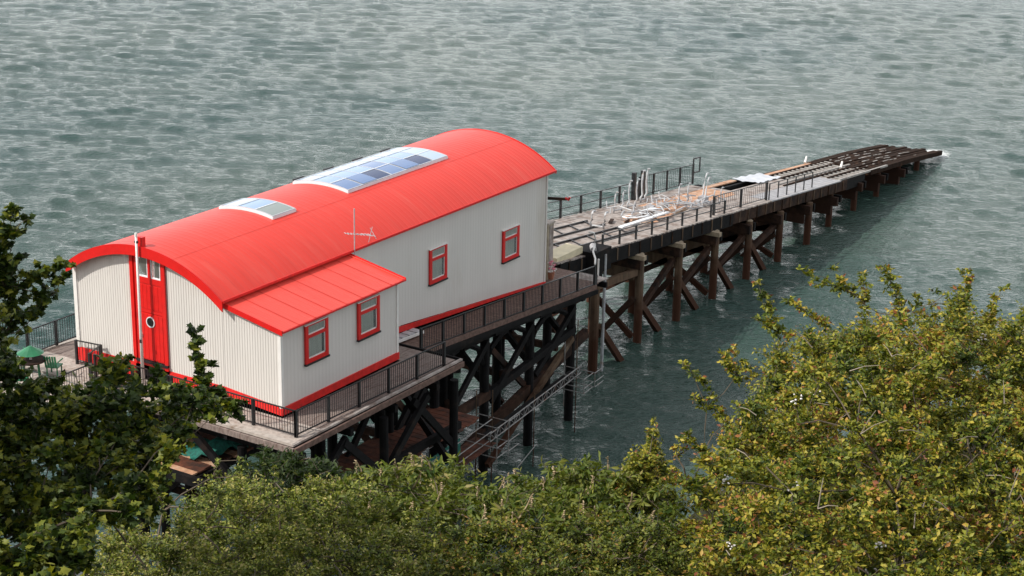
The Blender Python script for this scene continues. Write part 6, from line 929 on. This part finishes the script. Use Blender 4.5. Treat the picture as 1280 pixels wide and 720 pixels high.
haw, _ = shrub('hawthorn_tree', 'big yellow green hawthorn with reddish tips filling the right foreground', 'tree', parse(HAW_CLUMPS), (-29.4, -32.6), T_small(), M_haw, 1200, .056, 1, M_bark, .09, tip=.5)
pri, _ = shrub('small_leaved_shrub', 'dense dark green small leaved shrub at the bottom left of the hedge', 'shrub', parse(PRI_CLUMPS), (-33.6, -25.6), T_small(), M_pri, 1200, .042, 2, tip=.8)
bud, bd = shrub('broad_leaved_shrub', 'fresh green shrub with pale upright shoots in front of the trestle', 'shrub', parse(BUD_CLUMPS), (-31.5, -28.5), T_long(), M_bud, 420, .088, 3, M_bark, tip=.3, droop=.35)
low, _ = shrub('low_bramble_shrub', 'low olive shrub at the bottom centre below the pale shoots', 'shrub', parse(LOW_CLUMPS), (-32.3, -30.2), T_small(), M_low, 1150, .045, 4, tip=.6)
mid, _ = shrub('young_hawthorn', 'small young hawthorn spire just left of the big hawthorn', 'shrub', parse(MID_CLUMPS), (-30.6, -29.6), T_small(), M_haw, 1150, .046, 5, M_bark, .04, tip=.4)
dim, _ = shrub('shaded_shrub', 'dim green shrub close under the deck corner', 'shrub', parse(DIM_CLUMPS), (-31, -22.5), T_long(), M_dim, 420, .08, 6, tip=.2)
syc, sd = shrub('sycamore_tree', 'dark sycamore with large lobed leaves filling the left foreground', 'tree', parse(SYC_CLUMPS), (-38.0, -27.6), T_syc(), M_syc, 1050, .052, 7, None, .10, up=.75, kmin=9, tip=.5)
# the largest leaves of the sycamore as parts of their own, sharing three meshes
Vt, Ft = T_syc(); protos = []
for k in range(3):
    me = bpy.data.meshes.new('leaf'); me.from_pydata([tuple(q*(1+.06*k)) for q in Vt], [], Ft); a = me.attributes.new('leaf_tone', 'FLOAT', 'POINT'); a.data.foreach_set('value', [.35+.28*k]*len(Vt)); me.materials.append(M_syc); protos.append(me)
rng = random.Random(8); C_, D_, N_, Z_, T_ = sd; order = np.argsort(C_ @ np.array([.80, .50, -.31])-.0)[:1500]
inv = Matrix.Translation(syc.location).inverted()
for i in rng.sample(list(order), 280):
    d, n = Vector(D_[i]), Vector(N_[i]); b = n.cross(d); o = bpy.data.objects.new('leaf', protos[rng.randrange(3)]); S.collection.objects.link(o)
    mw = Matrix((d, b, n)).transposed().to_4x4(); mw = Matrix.Translation(Vector(C_[i])+Vector((rng.uniform(-.05, .05), rng.uniform(-.05, .05), .04))) @ mw @ Matrix.Scale(Z_[i]*1.1, 4)
    o.parent = syc; o.matrix_parent_inverse = inv; o.matrix_basis = mw
# pale flowering shoots above the broad leaved shrub
mb = MB(); rng = random.Random(12)
for (x, y, z, r) in parse(BUD_CLUMPS)[:110:2]:
    a = Vector((x, y, z)); h = rng.uniform(.10, .24); q = a+Vector((rng.uniform(-.12, .12), rng.uniform(-.12, .12), h))
    mb.tube([a, a.lerp(q, .5)+Vector((.03, 0, 0)), q], .010, 4, .006)
    for k in range(7): w_ = q-Vector((0, 0, .022*k)); mb.tube([w_, w_+Vector((rng.uniform(-.03, .03), rng.uniform(-.03, .03), .012))], .010, 4, .004)
mb.build('flower_shoot', M_shoot, bud, 'pale upright shoots', kind='stuff')
# blossoms and dead twigs in the hawthorn
rng = random.Random(5); hc = parse(HAW_CLUMPS)
for k in range(11):
    x, y, z, r = rng.choice(hc[:190]); c = Vector((x, y, z))+Vector((-.14, -.09, .12)); mb = MB()
    for j in range(7):
        o_ = Vector([rng.uniform(-.045, .045) for _ in range(3)]); mb.tube([c+o_, c+o_+Vector((rng.uniform(-.02, .02), rng.uniform(-.02, .02), .008))], .010, 5, .007)
    mb.build('blossom', M_petal, haw)
mb = MB()
for k in range(60):
    x, y, z, r = rng.choice(hc[:190]); c = Vector((x, y, z))+Vector((-.16, -.10, .04)); d = Vector((rng.uniform(-1, 1), rng.uniform(-1, 1), rng.uniform(-.2, .8))).normalized()*rng.uniform(.15, .35)
    mb.tube([c, c+d*.5+Vector((0, 0, .02)), c+d], .0065, 4, .003)
mb.build('bare_twig', M_barkpale, haw, 'pale bare twigs', kind='stuff')
